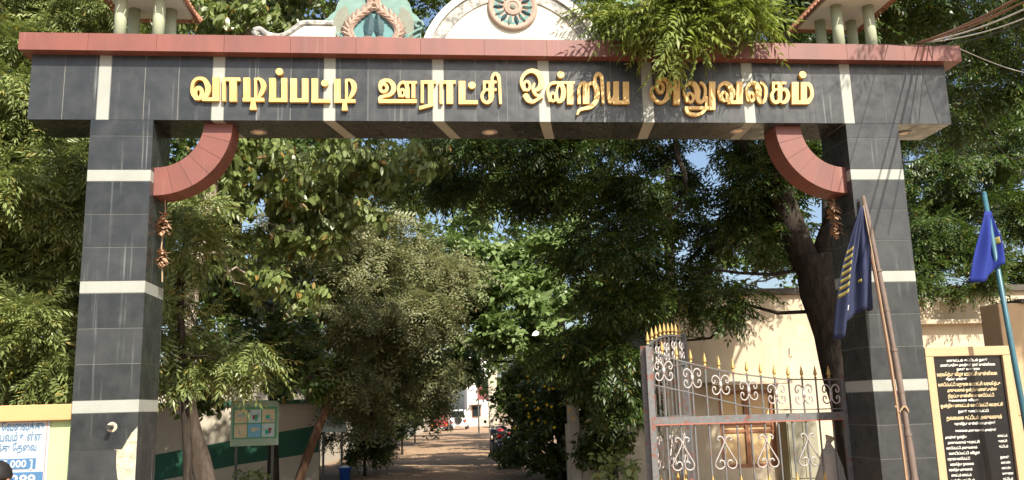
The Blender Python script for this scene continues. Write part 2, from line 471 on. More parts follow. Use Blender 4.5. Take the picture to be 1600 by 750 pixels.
# quarter-ring brackets in red tile
def bracket(cx, sgn):
    root = None; N = 6; r0, r1, y0, y1 = .465, .75, .10, .42
    pts = lambda a, r: (cx+sgn*r*math.sin(a), ZB-r*math.cos(a))
    for k in range(N):
        a0, a1 = (k+.012)/N*PI/2, (k+.988)/N*PI/2; mb = MB(); M = 4; vs = []
        for i in range(M+1):
            a = a0+(a1-a0)*i/M
            for r in (r0, r1):
                x, z = pts(a, r)
                for y in (y0, y1): vs.append((x, y, z))
        fs = [(0, 1, 3, 2), (M*4, M*4+2, M*4+3, M*4+1)]
        for i in range(M):
            q = i*4; fs += [(q, q+4, q+5, q+1), (q+2, q+3, q+7, q+6), (q, q+2, q+6, q+4), (q+1, q+5, q+7, q+3)]
        mb.add(vs, fs)
        if root is None:
            core = MB(); vs2 = []; MM = 24
            for i in range(MM+1):
                a = PI/2*i/MM
                for r in (r0+.006, r1-.006):
                    x, z = pts(a, r)
                    for y in (y0+.006, y1-.006): vs2.append((x, y, z))
            f2 = [(0, 1, 3, 2), (MM*4, MM*4+2, MM*4+3, MM*4+1)]
            for i in range(MM):
                q = i*4; f2 += [(q, q+4, q+5, q+1), (q+2, q+3, q+7, q+6), (q, q+2, q+6, q+4), (q+1, q+5, q+7, q+3)]
            root = core.add(vs2, f2).build('bracket', 'mortar', GW)
        mb.build('bracket_tile', 'red_tile', root)
bracket(XL1, 1); bracket(XR0, -1)
# recessed downlights in the soffit
for x, y in ((-1.71, .37), (.724, .342), (3.455, .265), (5.414, .334)):
    o = MB().lathe([(.085, 0), (.085, -.010), (.062, -.012), (.055, -.004)], (x, y, ZB), 18).build('downlight', 'scroll_silver', GW)
    MB().lathe([(.054, -.001), (.05, -.008), (.03, -.011)], (x, y, ZB), 16).build('lamp_glass', 'lamp_glass', o)

# ------------------------------------------------------------------ gold letters
LETTERS = [
[('r',-2.232,4.786,0.034,0.056,0.04),('s',[(-2.256,4.73,0.035),(-2.29,4.779,0.031),(-2.297,4.838,0.029),(-2.288,4.897,0.031),(-2.259,4.935,0.031),(-2.221,4.944,0.033),(-2.179,4.928,0.042),(-2.147,4.871,0.054),(-2.141,4.812,0.052),(-2.158,4.758,0.042),(-2.184,4.723,0.028)]),('q',[(-2.197,4.739),(-2.035,4.741),(-2.033,4.706),(-2.196,4.705)]),('q',[(-2.101,4.959),(-2.036,4.96),(-2.028,4.706),(-2.092,4.706)])],
[('q',[(-1.996,4.954),(-1.828,4.956),(-1.827,4.918),(-1.995,4.917)]),('q',[(-2.006,4.954),(-1.972,4.954),(-1.964,4.703),(-1.998,4.703)]),('q',[(-1.934,4.932),(-1.863,4.933),(-1.856,4.7),(-1.926,4.7)])],
[('q',[(-1.798,4.956),(-1.731,4.957),(-1.724,4.703),(-1.791,4.703)]),('q',[(-1.798,4.741),(-1.586,4.742),(-1.585,4.703),(-1.797,4.702)]),('q',[(-1.69,4.954),(-1.662,4.955),(-1.656,4.73),(-1.684,4.73)]),('s',[(-1.68,4.942,0.023),(-1.637,4.942,0.03),(-1.603,4.903,0.053),(-1.595,4.853,0.051),(-1.613,4.794,0.043),(-1.645,4.742,0.023)]),('q',[(-1.713,4.711),(-1.674,4.712),(-1.658,4.615),(-1.726,4.615)])],
[('q',[(-1.542,4.954),(-1.476,4.955),(-1.47,4.701),(-1.536,4.701)]),('q',[(-1.422,4.955),(-1.362,4.956),(-1.357,4.702),(-1.416,4.702)]),('q',[(-1.539,4.74),(-1.358,4.741),(-1.357,4.701),(-1.539,4.699)]),('d',-1.442,5.024,0.037)],
[('q',[(-1.332,4.952),(-1.266,4.952),(-1.262,4.699),(-1.327,4.699)]),('q',[(-1.215,4.953),(-1.15,4.954),(-1.146,4.7),(-1.211,4.7)]),('q',[(-1.33,4.739),(-1.147,4.74),(-1.146,4.699),(-1.33,4.698)])],
[('q',[(-1.119,4.954),(-1.054,4.955),(-1.051,4.696),(-1.115,4.696)]),('q',[(-1.118,4.732),(-0.927,4.734),(-0.927,4.696),(-1.117,4.695)]),('d',-0.985,4.905,0.035)],
[('q',[(-0.891,4.95),(-0.827,4.951),(-0.824,4.698),(-0.889,4.698)]),('q',[(-0.889,4.731),(-0.674,4.733),(-0.674,4.697),(-0.889,4.696)]),('q',[(-0.781,4.951),(-0.753,4.951),(-0.752,4.723),(-0.779,4.723)]),('s',[(-0.77,4.938,0.023),(-0.727,4.939,0.03),(-0.694,4.9,0.053),(-0.688,4.848,0.051),(-0.705,4.792,0.043),(-0.736,4.742,0.023)]),('q',[(-0.803,4.705),(-0.762,4.705),(-0.751,4.614),(-0.811,4.613)])],
[('r',-0.389,4.86,0.035,0.043,0.034),('s',[(-0.433,4.873,0.021),(-0.419,4.92,0.029),(-0.376,4.942,0.034),(-0.324,4.932,0.041),(-0.289,4.884,0.05),(-0.291,4.828,0.048),(-0.329,4.786,0.038),(-0.381,4.77,0.032),(-0.419,4.753,0.041),(-0.422,4.721,0.041)]),('q',[(-0.44,4.735),(-0.052,4.738),(-0.052,4.698),(-0.44,4.695)]),('r',-0.198,4.809,0.023,0.037,0.025),('s',[(-0.229,4.773,0.023),(-0.239,4.838,0.022),(-0.228,4.898,0.025),(-0.189,4.924,0.029),(-0.156,4.899,0.04),(-0.146,4.834,0.045),(-0.149,4.772,0.041)]),('q',[(-0.164,4.935),(-0.047,4.936),(-0.047,4.908),(-0.164,4.907)]),('q',[(-0.163,4.848),(-0.125,4.848),(-0.125,4.75),(-0.163,4.75)]),('q',[(-0.103,4.932),(-0.064,4.932),(-0.066,4.751),(-0.104,4.75)])],
[('q',[(-0.009,4.944),(0.152,4.946),(0.151,4.91),(-0.009,4.909)]),('q',[(-0.009,4.944),(0.023,4.944),(0.021,4.702),(-0.011,4.701)]),('q',[(0.065,4.934),(0.123,4.934),(0.121,4.67),(0.063,4.67)]),('q',[(-0.028,4.663),(0.116,4.7),(0.121,4.669),(-0.025,4.626)])],
[('q',[(0.184,4.944),(0.352,4.946),(0.352,4.912),(0.184,4.911)]),('q',[(0.186,4.944),(0.22,4.945),(0.216,4.692),(0.183,4.692)]),('q',[(0.257,4.936),(0.325,4.936),(0.322,4.693),(0.254,4.692)])],
[('q',[(0.383,4.942),(0.452,4.942),(0.448,4.69),(0.379,4.689)]),('q',[(0.382,4.73),(0.578,4.732),(0.578,4.691),(0.382,4.689)]),('d',0.521,4.896,0.038)],
[('q',[(0.636,4.947),(0.779,4.948),(0.778,4.92),(0.636,4.919)]),('q',[(0.636,4.947),(0.665,4.947),(0.662,4.841),(0.634,4.841)]),('q',[(0.694,4.94),(0.752,4.941),(0.748,4.763),(0.69,4.762)]),('q',[(0.634,4.863),(0.777,4.864),(0.776,4.836),(0.634,4.835)]),('s',[(0.65,4.841,0.029),(0.623,4.79,0.031),(0.633,4.732,0.031),(0.672,4.708,0.033),(0.71,4.733,0.044),(0.719,4.772,0.051)]),('s',[(0.732,4.945,0.031),(0.734,4.987,0.029),(0.761,5.027,0.033),(0.796,5.005,0.035),(0.809,4.932,0.033),(0.814,4.791,0.029),(0.814,4.706,0.029)])],
[('r',1.096,4.897,0.032,0.049,0.026),('s',[(1.064,4.85,0.028),(1.038,4.92,0.03),(1.053,4.993,0.033),(1.103,5.048,0.039),(1.168,5.062,0.046),(1.228,5.023,0.061),(1.252,4.953,0.063),(1.237,4.889,0.054),(1.199,4.853,0.037),(1.169,4.855,0.028)]),('s',[(1.174,4.918,0.022),(1.157,4.865,0.028),(1.178,4.811,0.033),(1.218,4.783,0.031),(1.256,4.773,0.024)]),('s',[(1.083,4.782,0.06),(1.106,4.745,0.057),(1.148,4.721,0.038),(1.194,4.742,0.031),(1.235,4.769,0.024)]),('q',[(1.05,4.795),(1.115,4.796),(1.114,4.773),(1.049,4.773)])],
[('r',1.367,4.775,0.027,0.045,0.026),('s',[(1.332,4.735,0.026),(1.313,4.814,0.024),(1.322,4.885,0.026),(1.355,4.923,0.029),(1.401,4.934,0.033)]),('s',[(1.444,4.927,0.033),(1.415,4.872,0.024),(1.405,4.796,0.026),(1.423,4.727,0.035),(1.464,4.754,0.048),(1.481,4.825,0.05),(1.472,4.891,0.046),(1.448,4.924,0.037)]),('q',[(1.381,4.947),(1.606,4.949),(1.605,4.923),(1.38,4.92)]),('q',[(1.521,4.939),(1.588,4.939),(1.578,4.695),(1.512,4.695)]),('d',1.459,5.023,0.037)],
[('s',[(1.641,4.721,0.033),(1.646,4.864,0.033),(1.673,4.923,0.033),(1.708,4.933,0.037)]),('q',[(1.691,4.933),(1.758,4.934),(1.748,4.703),(1.681,4.703)]),('s',[(1.744,4.92,0.033),(1.797,4.932,0.039),(1.832,4.89,0.054),(1.837,4.8,0.056),(1.815,4.724,0.05),(1.76,4.669,0.043),(1.691,4.652,0.035),(1.642,4.633,0.03),(1.618,4.59,0.02)]),('q',[(1.628,4.779),(1.66,4.78),(1.657,4.702),(1.625,4.702)]),('s',[(1.823,4.951,0.035),(1.826,5.001,0.035),(1.861,5.037,0.039),(1.894,5.0,0.037),(1.9,4.895,0.032),(1.899,4.721,0.03)])],
[('s',[(1.964,4.934,0.036),(1.959,4.81,0.034),(1.974,4.731,0.039),(2.0,4.749,0.032),(2.019,4.792,0.024)]),('q',[(2.017,4.953),(2.078,4.954),(2.065,4.704),(2.004,4.704)]),('q',[(2.009,4.74),(2.181,4.741),(2.179,4.705),(2.007,4.704)]),('q',[(2.121,4.95),(2.187,4.951),(2.174,4.705),(2.108,4.705)])],
[('r',2.523,4.888,0.033,0.052,0.036),('s',[(2.486,4.924,0.032),(2.515,4.975,0.037),(2.562,4.989,0.041),(2.609,4.957,0.056),(2.62,4.873,0.058),(2.596,4.789,0.054),(2.546,4.732,0.035),(2.493,4.731,0.032),(2.445,4.775,0.032),(2.423,4.831,0.034),(2.439,4.883,0.032),(2.475,4.899,0.028)]),('q',[(2.631,4.902),(2.678,4.902),(2.675,4.869),(2.629,4.868)]),('q',[(2.674,5.014),(2.745,5.014),(2.725,4.704),(2.654,4.704)])],
[('r',2.843,4.78,0.032,0.05,0.03),('s',[(2.805,4.741,0.028),(2.781,4.827,0.026),(2.791,4.894,0.028),(2.846,4.944,0.036),(2.896,4.931,0.055),(2.925,4.862,0.066),(2.918,4.785,0.056),(2.938,4.735,0.043),(2.978,4.744,0.036),(3.007,4.81,0.032),(3.013,4.886,0.032),(2.993,4.932,0.032),(2.97,4.947,0.032)]),('q',[(3.06,4.961),(3.129,4.961),(3.106,4.646),(3.037,4.646)]),('q',[(2.775,4.682),(3.108,4.684),(3.106,4.648),(2.772,4.646)]),('s',[(2.788,4.663,0.032),(2.809,4.614,0.034),(2.88,4.59,0.036),(2.954,4.609,0.034),(3.0,4.661,0.039)]),('q',[(3.006,4.79),(3.036,4.791),(3.027,4.671),(2.997,4.671)])],
[('r',3.217,4.796,0.032,0.048,0.031),('s',[(3.174,4.763,0.029),(3.157,4.835,0.027),(3.172,4.907,0.031),(3.222,4.946,0.036),(3.275,4.931,0.053),(3.308,4.86,0.063),(3.3,4.793,0.053),(3.261,4.737,0.034)]),('q',[(3.248,4.75),(3.416,4.752),(3.413,4.714),(3.246,4.713)]),('q',[(3.362,4.964),(3.434,4.965),(3.414,4.714),(3.342,4.714)])],
[('r',3.517,4.795,0.03,0.046,0.029),('s',[(3.476,4.756,0.029),(3.466,4.842,0.027),(3.485,4.912,0.031),(3.529,4.949,0.036),(3.58,4.938,0.053),(3.604,4.863,0.065),(3.596,4.79,0.055),(3.618,4.736,0.042),(3.659,4.755,0.032),(3.68,4.825,0.031),(3.683,4.9,0.031),(3.66,4.945,0.032),(3.638,4.954,0.031)])],
[('q',[(3.761,4.966),(3.919,4.967),(3.916,4.94),(3.759,4.939)]),('q',[(3.761,4.966),(3.79,4.966),(3.781,4.869),(3.753,4.869)]),('q',[(3.822,4.957),(3.873,4.957),(3.859,4.797),(3.808,4.797)]),('q',[(3.755,4.891),(3.812,4.892),(3.81,4.868),(3.753,4.868)]),('s',[(3.78,4.876,0.029),(3.745,4.821,0.033),(3.751,4.758,0.035),(3.788,4.733,0.036),(3.828,4.768,0.042),(3.838,4.826,0.046)]),('s',[(3.844,4.873,0.029),(3.901,4.879,0.037),(3.926,4.827,0.041),(3.911,4.767,0.043),(3.874,4.734,0.035),(3.844,4.741,0.027)])],
[('q',[(3.981,4.965),(4.056,4.966),(4.032,4.715),(3.958,4.714)]),('q',[(3.966,4.755),(4.148,4.756),(4.144,4.716),(3.963,4.714)]),('q',[(4.082,4.966),(4.15,4.967),(4.129,4.742),(4.061,4.741)]),('s',[(4.123,4.951,0.033),(4.176,4.936,0.043),(4.198,4.868,0.037),(4.189,4.8,0.037),(4.142,4.74,0.045)]),('d',4.112,5.052,0.039)]]
def seg_d(X, Z, a, c):
    ax, az, ar = a; bx, bz, br = c; dx, dz = bx-ax, bz-az; L2 = dx*dx+dz*dz+1e-12
    t = np.clip(((X-ax)*dx+(Z-az)*dz)/L2, 0, 1)
    return (ar+(br-ar)*t)-np.hypot(X-ax-t*dx, Z-az-t*dz)
def letter_mesh(prims, cell, y0, y1, name):
    """strokes -> distance field -> filled outline -> solid letter"""
    xs, zs = [], []
    for q in prims:
        if q[0] == 's': xs += [p_[0]+e*p_[2] for p_ in q[1] for e in (-1, 1)]; zs += [p_[1]+e*p_[2] for p_ in q[1] for e in (-1, 1)]
        elif q[0] == 'q': xs += [p_[0] for p_ in q[1]]; zs += [p_[1] for p_ in q[1]]
        elif q[0] == 'r': xs += [q[1]-q[3]-q[5], q[1]+q[3]+q[5]]; zs += [q[2]-q[4]-q[5], q[2]+q[4]+q[5]]
        else: xs += [q[1]-q[3], q[1]+q[3]]; zs += [q[2]-q[3], q[2]+q[3]]
    x0, x1, z0, z1 = min(xs)-3*cell, max(xs)+3*cell, min(zs)-3*cell, max(zs)+3*cell
    nx, nz = int((x1-x0)/cell)+2, int((z1-z0)/cell)+2
    X, Z = np.meshgrid(x0+np.arange(nx)*cell, z0+np.arange(nz)*cell)
    F = np.full(X.shape, -1.0)
    for q in prims:
        if q[0] == 's':
            P = crom([(p_[0], p_[1], p_[2]/2) for p_ in q[1]], 5)
            for a, c in zip(P[:-1], P[1:]): F = np.maximum(F, seg_d(X, Z, a, c))
        elif q[0] == 'r':
            P = [(q[1]+q[3]*math.cos(t), q[2]+q[4]*math.sin(t), q[5]/2) for t in np.linspace(0, 2*PI, 25)]
            for a, c in zip(P[:-1], P[1:]): F = np.maximum(F, seg_d(X, Z, a, c))
        elif q[0] == 'd': F = np.maximum(F, q[3]-np.hypot(X-q[1], Z-q[2]))
        else:
            p_ = q[1]; ar = sum(p_[i][0]*p_[(i+1) % 4][1]-p_[(i+1) % 4][0]*p_[i][1] for i in range(4)); sg = 1 if ar > 0 else -1
            G = np.full(X.shape, 9.0)
            for i in range(4):
                (ax, az), (bx, bz) = p_[i], p_[(i+1) % 4]; L = math.hypot(bx-ax, bz-az)
                G = np.minimum(G, sg*((bx-ax)*(Z-az)-(bz-az)*(X-ax))/L)
            F = np.maximum(F, G)
    vid = {}; V = []; FS = []
    def vert(key, x, z):
        if key not in vid: vid[key] = len(V); V.append((x, z))
        return vid[key]
    for j in range(nz-1):
        for i in range(nx-1):
            cs = [(i, j), (i+1, j), (i+1, j+1), (i, j+1)]; f4 = [F[c[1], c[0]] for c in cs]
            if max(f4) <= 0: continue
            poly = []
            for k in range(4):
                a, c = cs[k], cs[(k+1) % 4]; fa, fb = f4[k], f4[(k+1) % 4]
                if fa > 0: poly.append(vert(('c',)+a, X[a[1], a[0]], Z[a[1], a[0]]))
                if (fa > 0) != (fb > 0):
                    t = fa/(fa-fb); key = ('e',)+tuple(sorted((a, c)))
                    poly.append(vert(key, X[a[1], a[0]]+t*(X[c[1], c[0]]-X[a[1], a[0]]), Z[a[1], a[0]]+t*(Z[c[1], c[0]]-Z[a[1], a[0]])))
            if len(poly) >= 3: FS.append(poly)
    me = bpy.data.meshes.new(name); me.from_pydata([(x, y0, z) for x, z in V], [], FS)
    bm = bmesh.new(); bm.from_mesh(me)
    bmesh.ops.dissolve_limit(bm, angle_limit=.09, verts=bm.verts, edges=bm.edges, use_dissolve_boundaries=False)
    be = [e for e in bm.edges if len(e.link_faces) == 1]
    ret = bmesh.ops.extrude_edge_only(bm, edges=be)
    for v in ret['geom']:
        if isinstance(v, bmesh.types.BMVert): v.co.y = y1
    bmesh.ops.recalc_face_normals(bm, faces=bm.faces)
    bm.to_mesh(me); bm.free(); return me
for prims in LETTERS:
    link('letter', letter_mesh(prims, .0045, -.045, .004, 'letter'), 'gold_paint', GW)

# ------------------------------------------------------------------ crown of the gateway: arch, medallion, emblems, scrolls, kiosks
ACX, ACZ, AR = .985, 5.11, 1.02
def arcring(r0, r1, y0, y1, n=48):
    mb = MB(); a0 = math.asin((CZ1-ACZ-.01)/AR)*.55
    for i in range(n+1):
        a = a0+(PI-2*a0)*i/n
        for r in (r0, r1):
            for y in (y0, y1): mb.v.append((ACX+r*math.cos(a), y, ACZ+r*math.sin(a)))
    for i in range(n):
        q = i*4; mb.f += [(q, q+4, q+5, q+1), (q+2, q+3, q+7, q+6), (q, q+2, q+6, q+4), (q+1, q+5, q+7, q+3)]
    mb.f += [(0, 1, 3, 2), (n*4, n*4+2, n*4+3, n*4+1)]
    return mb
pts = [(ACX+.82*math.cos(a), ACZ+.82*math.sin(a)) for a in np.linspace(.3, PI-.3, 40)]
arch = MB().prism(pts, .10, .30).build('arch_panel', 'cream_paint', GW)
arcring(.82, .945, .085, .30).build('arch_ring', 'white_weathered', arch)
arcring(.945, 1.02, .06, .30).build('arch_rim', 'white_paint', arch)
med = MB().lathe([(.27, .10), (.27, .075), (.262, .06), (.235, .052), (.22, .07)], (ACX, 0, 5.835), 40, 'y').build('medallion', 'emblem_pink', GW, smooth=True)
MB().lathe([(.222, .085), (.20, .068), (.10, .075)], (ACX, 0, 5.835), 36, 'y').build('medallion_field', 'emblem_teal', med)
MB().lathe([(.098, .08), (.095, .056), (.06, .050), (.055, .058)], (ACX, 0, 5.835), 28, 'y').build('medallion_hub', 'emblem_pink', med)
MB().lathe([(.032, .07), (.03, .046), (.012, .04)], (ACX, 0, 5.835), 16, 'y').build('medallion_boss', 'emblem_grey', med)
def petal(c, ang, L, W, y, mb, lift=.018):
    ca, sa = math.cos(ang), math.sin(ang); n = 6; k = len(mb.v)
    for i in range(n+1):
        t = i/n; w = W*math.sin(PI*min(1, t*.93+.05))**.8
        for s_ in (-1, 0, 1):
            u, v = t*L, s_*w*.5
            mb.v.append((c[0]+ca*u-sa*v, y-(lift if s_ == 0 else 0), c[1]+sa*u+ca*v))
    for i in range(n):
        for j in range(2):
            q = k+i*3+j; mb.f.append((q, q+1, q+4, q+3))
for k in range(14):
    mb = MB(); a = 2*PI*k/14
    petal((ACX+.105*math.cos(a), 5.835+.105*math.sin(a)), a, .105, .05, .066, mb)
    mb.build('medallion_petal', 'emblem_dark' if k % 2 else 'emblem_green', med)
def emblem(cx):
    """carved fan-shaped emblem: green leaves, a pink wreath and dark pods"""
    z0 = CZ1-.005; yb = .16
    out_ = [(-.49, 0), (-.53, .10), (-.52, .20), (-.54, .30), (-.49, .37), (-.43, .42), (-.40, .52), (-.30, .66), (-.12, .78), (.12, .78), (.30, .66), (.40, .52), (.43, .42), (.49, .37), (.54, .30), (.52, .20), (.53, .10), (.49, 0)]
    em = MB().prism([(cx+x*.95, z0+z) for x, z in out_[::-1]], yb, .30).build('emblem', 'emblem_green', GW)
    MB().prism([(cx+.31*math.cos(a), z0+.20+.195*math.sin(a)) for a in np.linspace(0, 2*PI, 30)[:-1]], yb-.012, yb).build('field', 'emblem_teal', em)
    for s in (-1, 1):
        arc = crom([(cx+s*.04, z0+.02), (cx+s*.16, z0+.03), (cx+s*.245, z0+.12), (cx+s*.255, z0+.22), (cx+s*.18, z0+.34), (cx+s*.05, z0+.45), (cx+s*.02, z0+.55)], 5)
        MB().tube([(x, yb-.03, z) for x, z in arc], [.026]*len(arc), 8).build('wreath', 'emblem_pink', em)
        for k in range(2, len(arc)-2, 2):
            x, z = arc[k]; dx, dz = arc[k+1]-arc[k-1]; a = math.atan2(dz, dx)
            for sd in (-.62, .62):
                mb = MB(); petal((x, z), a+sd, .105, .05, yb-.035, mb, .022); mb.build('wreath_leaf', 'emblem_pink', em)
        for k, (a, L) in enumerate(((.25, .20), (.62, .23), (.95, .20), (1.25, .16))):
            mb = MB(); petal((cx+s*.30, z0+.01), a if s > 0 else PI-a, L, .085, yb-.012, mb, .03); mb.build('corner_leaf', 'emblem_teal' if k % 2 else 'emblem_grey', em)
        fan = [(cx+s*.31, z0+.14), (cx+s*.42, z0+.17), (cx+s*.43, z0+.30), (cx+s*.38, z0+.41), (cx+s*.30, z0+.48), (cx+s*.25, z0+.36)]
        MB().prism(fan, yb-.02, yb).build('fan_leaf', 'emblem_grey', em)
        sp = [(cx+s*(.47+.05*math.cos(t)*(1-t/9)), z0+.27+.05*math.sin(t)*(1-t/9)) for t in np.linspace(-1.6, 5.4, 16)]
        MB().tube([(cx+s*.32, yb-.02, z0+.10), (cx+s*.40, yb-.02, z0+.17)]+[(x, yb-.02, z) for x, z in sp], .016, 7).build('curl', 'emblem_green', em)
        MB().lathe([(.01, -.055), (.05, -.05), (.068, -.02), (.06, .0)], (cx+s*.066, yb-.005, z0+.07), 12, 'y').build('pod', 'emblem_brown', em)
        mb = MB(); petal((cx+s*.065, z0+.10), PI/2+s*.10, .30, .115, yb-.02, mb, .03); mb.build('flame', 'emblem_dark', em)
emblem(-.50); emblem(2.47)
def ledge(mirror):
    fx = (lambda x: 2*ACX-x) if mirror else (lambda x: x)
    prof = [(-1.72, 5.374), (-.9, 5.374), (-.9, 5.60), (-1.22, 5.60), (-1.30, 5.54), (-1.42, 5.46), (-1.55, 5.445), (-1.70, 5.50)]
    led = MB().prism([(fx(x), z) for x, z in prof], .12, .32).build('scroll_ledge', 'cream_paint', GW)
    top = crom([(-1.69, 5.49), (-1.74, 5.53), (-1.68, 5.555), (-1.60, 5.50), (-1.48, 5.48), (-1.38, 5.52), (-1.30, 5.585), (-1.22, 5.632), (-.92, 5.632)], 4)
    MB().tube([(fx(q[0]), .13, q[1]) for q in top], .034, 8).build('moulding', 'white_weathered', led)
ledge(False); ledge(True)
def kiosk(cx):
    cyy = .30; z0, z1 = CZ1-.005, 5.93
    slab = MB().box(cx-.36, cx+.36, cyy-.42, cyy+.42, z1, z1+.03).build('kiosk_roof', 'kiosk_soffit', GW)
    for dx in (-.19, .19):
        for dy in (-.2, .2):
            MB().lathe([(.062, z0), (.060, z1+.002)], (cx+dx, cyy+dy, 0), 16).build('kiosk_column', 'kiosk_column', GW, smooth=True)
    # hipped roof of ribbed clay tiles
    mb = MB(); hx, hy, H = .43, .49, .46
    for side in range(4):
        n = 11
        for k in range(n):
            t0, t1 = k/n, (k+.9)/n
            def pt(t, v, lift):
                w = 2*t-1
                if side == 0: x, y = w*hx, -hy
                elif side == 1: x, y = hx, w*hy
                elif side == 2: x, y = -w*hx, hy
                else: x, y = -hx, -w*hy
                return (cx+x*(1-v), cyy+y*(1-v), z1-.005+H*v+lift)
            tm = (t0+t1)/2
            vs = []
            for v in (0, .5, .97):
                vs += [pt(t0, v, 0), pt(tm, v, .035*(1-v)), pt(t1, v, 0)]
            mb.add(vs, [(0, 1, 4, 3), (1, 2, 5, 4), (3, 4, 7, 6), (4, 5, 8, 7)])
            mb.add([pt(t0, 0, -.012), pt(tm, 0, -.012), pt(t1, 0, -.012), pt(t0, 0, 0), pt(tm, 0, .035), pt(t1, 0, 0)], [(0, 1, 4, 3), (1, 2, 5, 4)])
    mb.build('roof_tiles', 'roof_terracotta', slab, fix=False)
    MB().lathe([(.05, z1+H-.04), (.07, z1+H), (.03, z1+H+.06), (.045, z1+H+.10), (.004, z1+H+.2)], (cx, cyy, 0), 10).build('finial', 'gold_old', slab)
    for sx in (-1, 1):
        for sy in (-1, 1):
            MB().tube([(cx+sx*hx, cyy+sy*hy, z1+.012), (cx, cyy, z1+H+.01)], [.032, .02], 6).build('hip_ridge', 'roof_terracotta', slab)
kiosk(-2.885); kiosk(4.83)

# ================================================================== WRITING
def text_obj(body, size, x, y, z, m, parent, align='LEFT', width=None, name='lettering', bold=.0, rotx=PI/2):
    """flat lettering standing in the xz plane, facing -y, baseline-left at x,z"""
    cu = bpy.data.curves.new('t', 'FONT'); cu.body = body; cu.size = size; cu.align_x = align; cu.offset = bold; cu.resolution_u = 2
    t = bpy.data.objects.new('t', cu); COL.objects.link(t)
    bpy.context.view_layer.update()
    me = bpy.data.meshes.new_from_object(t.evaluated_get(bpy.context.evaluated_depsgraph_get()))
    bpy.data.objects.remove(t); bpy.data.curves.remove(cu)
    me.name = name
    if len(me.vertices):
        co = np.empty(len(me.vertices)*3); me.vertices.foreach_get('co', co); co = co.reshape(-1, 3)
        if width:
            w = co[:, 0].max()-co[:, 0].min()
            if w > 0: co[:, 0] *= width/w
        co2 = np.stack([co[:, 0], np.zeros(len(co)), co[:, 1]], 1); me.vertices.foreach_set('co', co2.ravel()); me.update()
    me.materials.clear()
    o = link(name, me, m, parent); o.location = Vector((x, y, z))-wloc(parent)
    return o

# ================================================================== LEFT FORECOURT: boundary wall, poster, seated person
W = thing('boundary_wall', 'light green boundary wall with orange coping left of the gateway', 'wall', (-5.5, .2, 0))
MB().box(-9.5, -3.275, .10, .32, -.1, 1.60).build('wall_face', 'wall_light_green', W)
MB().box(-9.5, -3.285, .03, .38, 1.598, 1.745).build('coping', 'coping_orange', W, bevel=.008)
PO = thing('poster', 'white job poster with blue Tamil lettering on the light green wall', 'poster', (-4.0, .09, 1.05))
MB().box(-4.62, -3.487, .086, .096, .62, 1.612).build('sheet', 'paper_white', PO)
for x0, x1, z0, z1 in ((-4.60, -3.512, 1.594, 1.598), (-3.512, -3.508, .64, 1.598)):
    MB().box(x0, x1, .083, .0865, z0, z1).build('border', 'ink_red', PO)
for x0, x1, z0, z1 in ((-4.55, -3.590, 1.165, 1.258), (-4.55, -3.520, .99, 1.135)):
    MB().box(x0, x1, .081, .0865, z0, z1).build('blue_strip', 'ink_blue', PO)
text_obj('ேவைலக்கு', .105, -3.915, .0835, 1.515, 'ink_blue', PO, width=.375, bold=.002)
text_obj('அனுபவம் உள்ள', .10, -4.10, .0835, 1.420, 'ink_blue', PO, width=.545, bold=.0015)
text_obj('கைடக்கு ேதைவ', .088, -4.10, .0835, 1.328, 'ink_blue', PO, width=.505, bold=.0015)
text_obj('[ 15,000 ]', .095, -3.99, .0785, 1.180, 'paper_white', PO, width=.37, bold=.003)
text_obj('289', .14, -3.80, .0785, 1.015, 'paper_white', PO, width=.22, bold=.004)

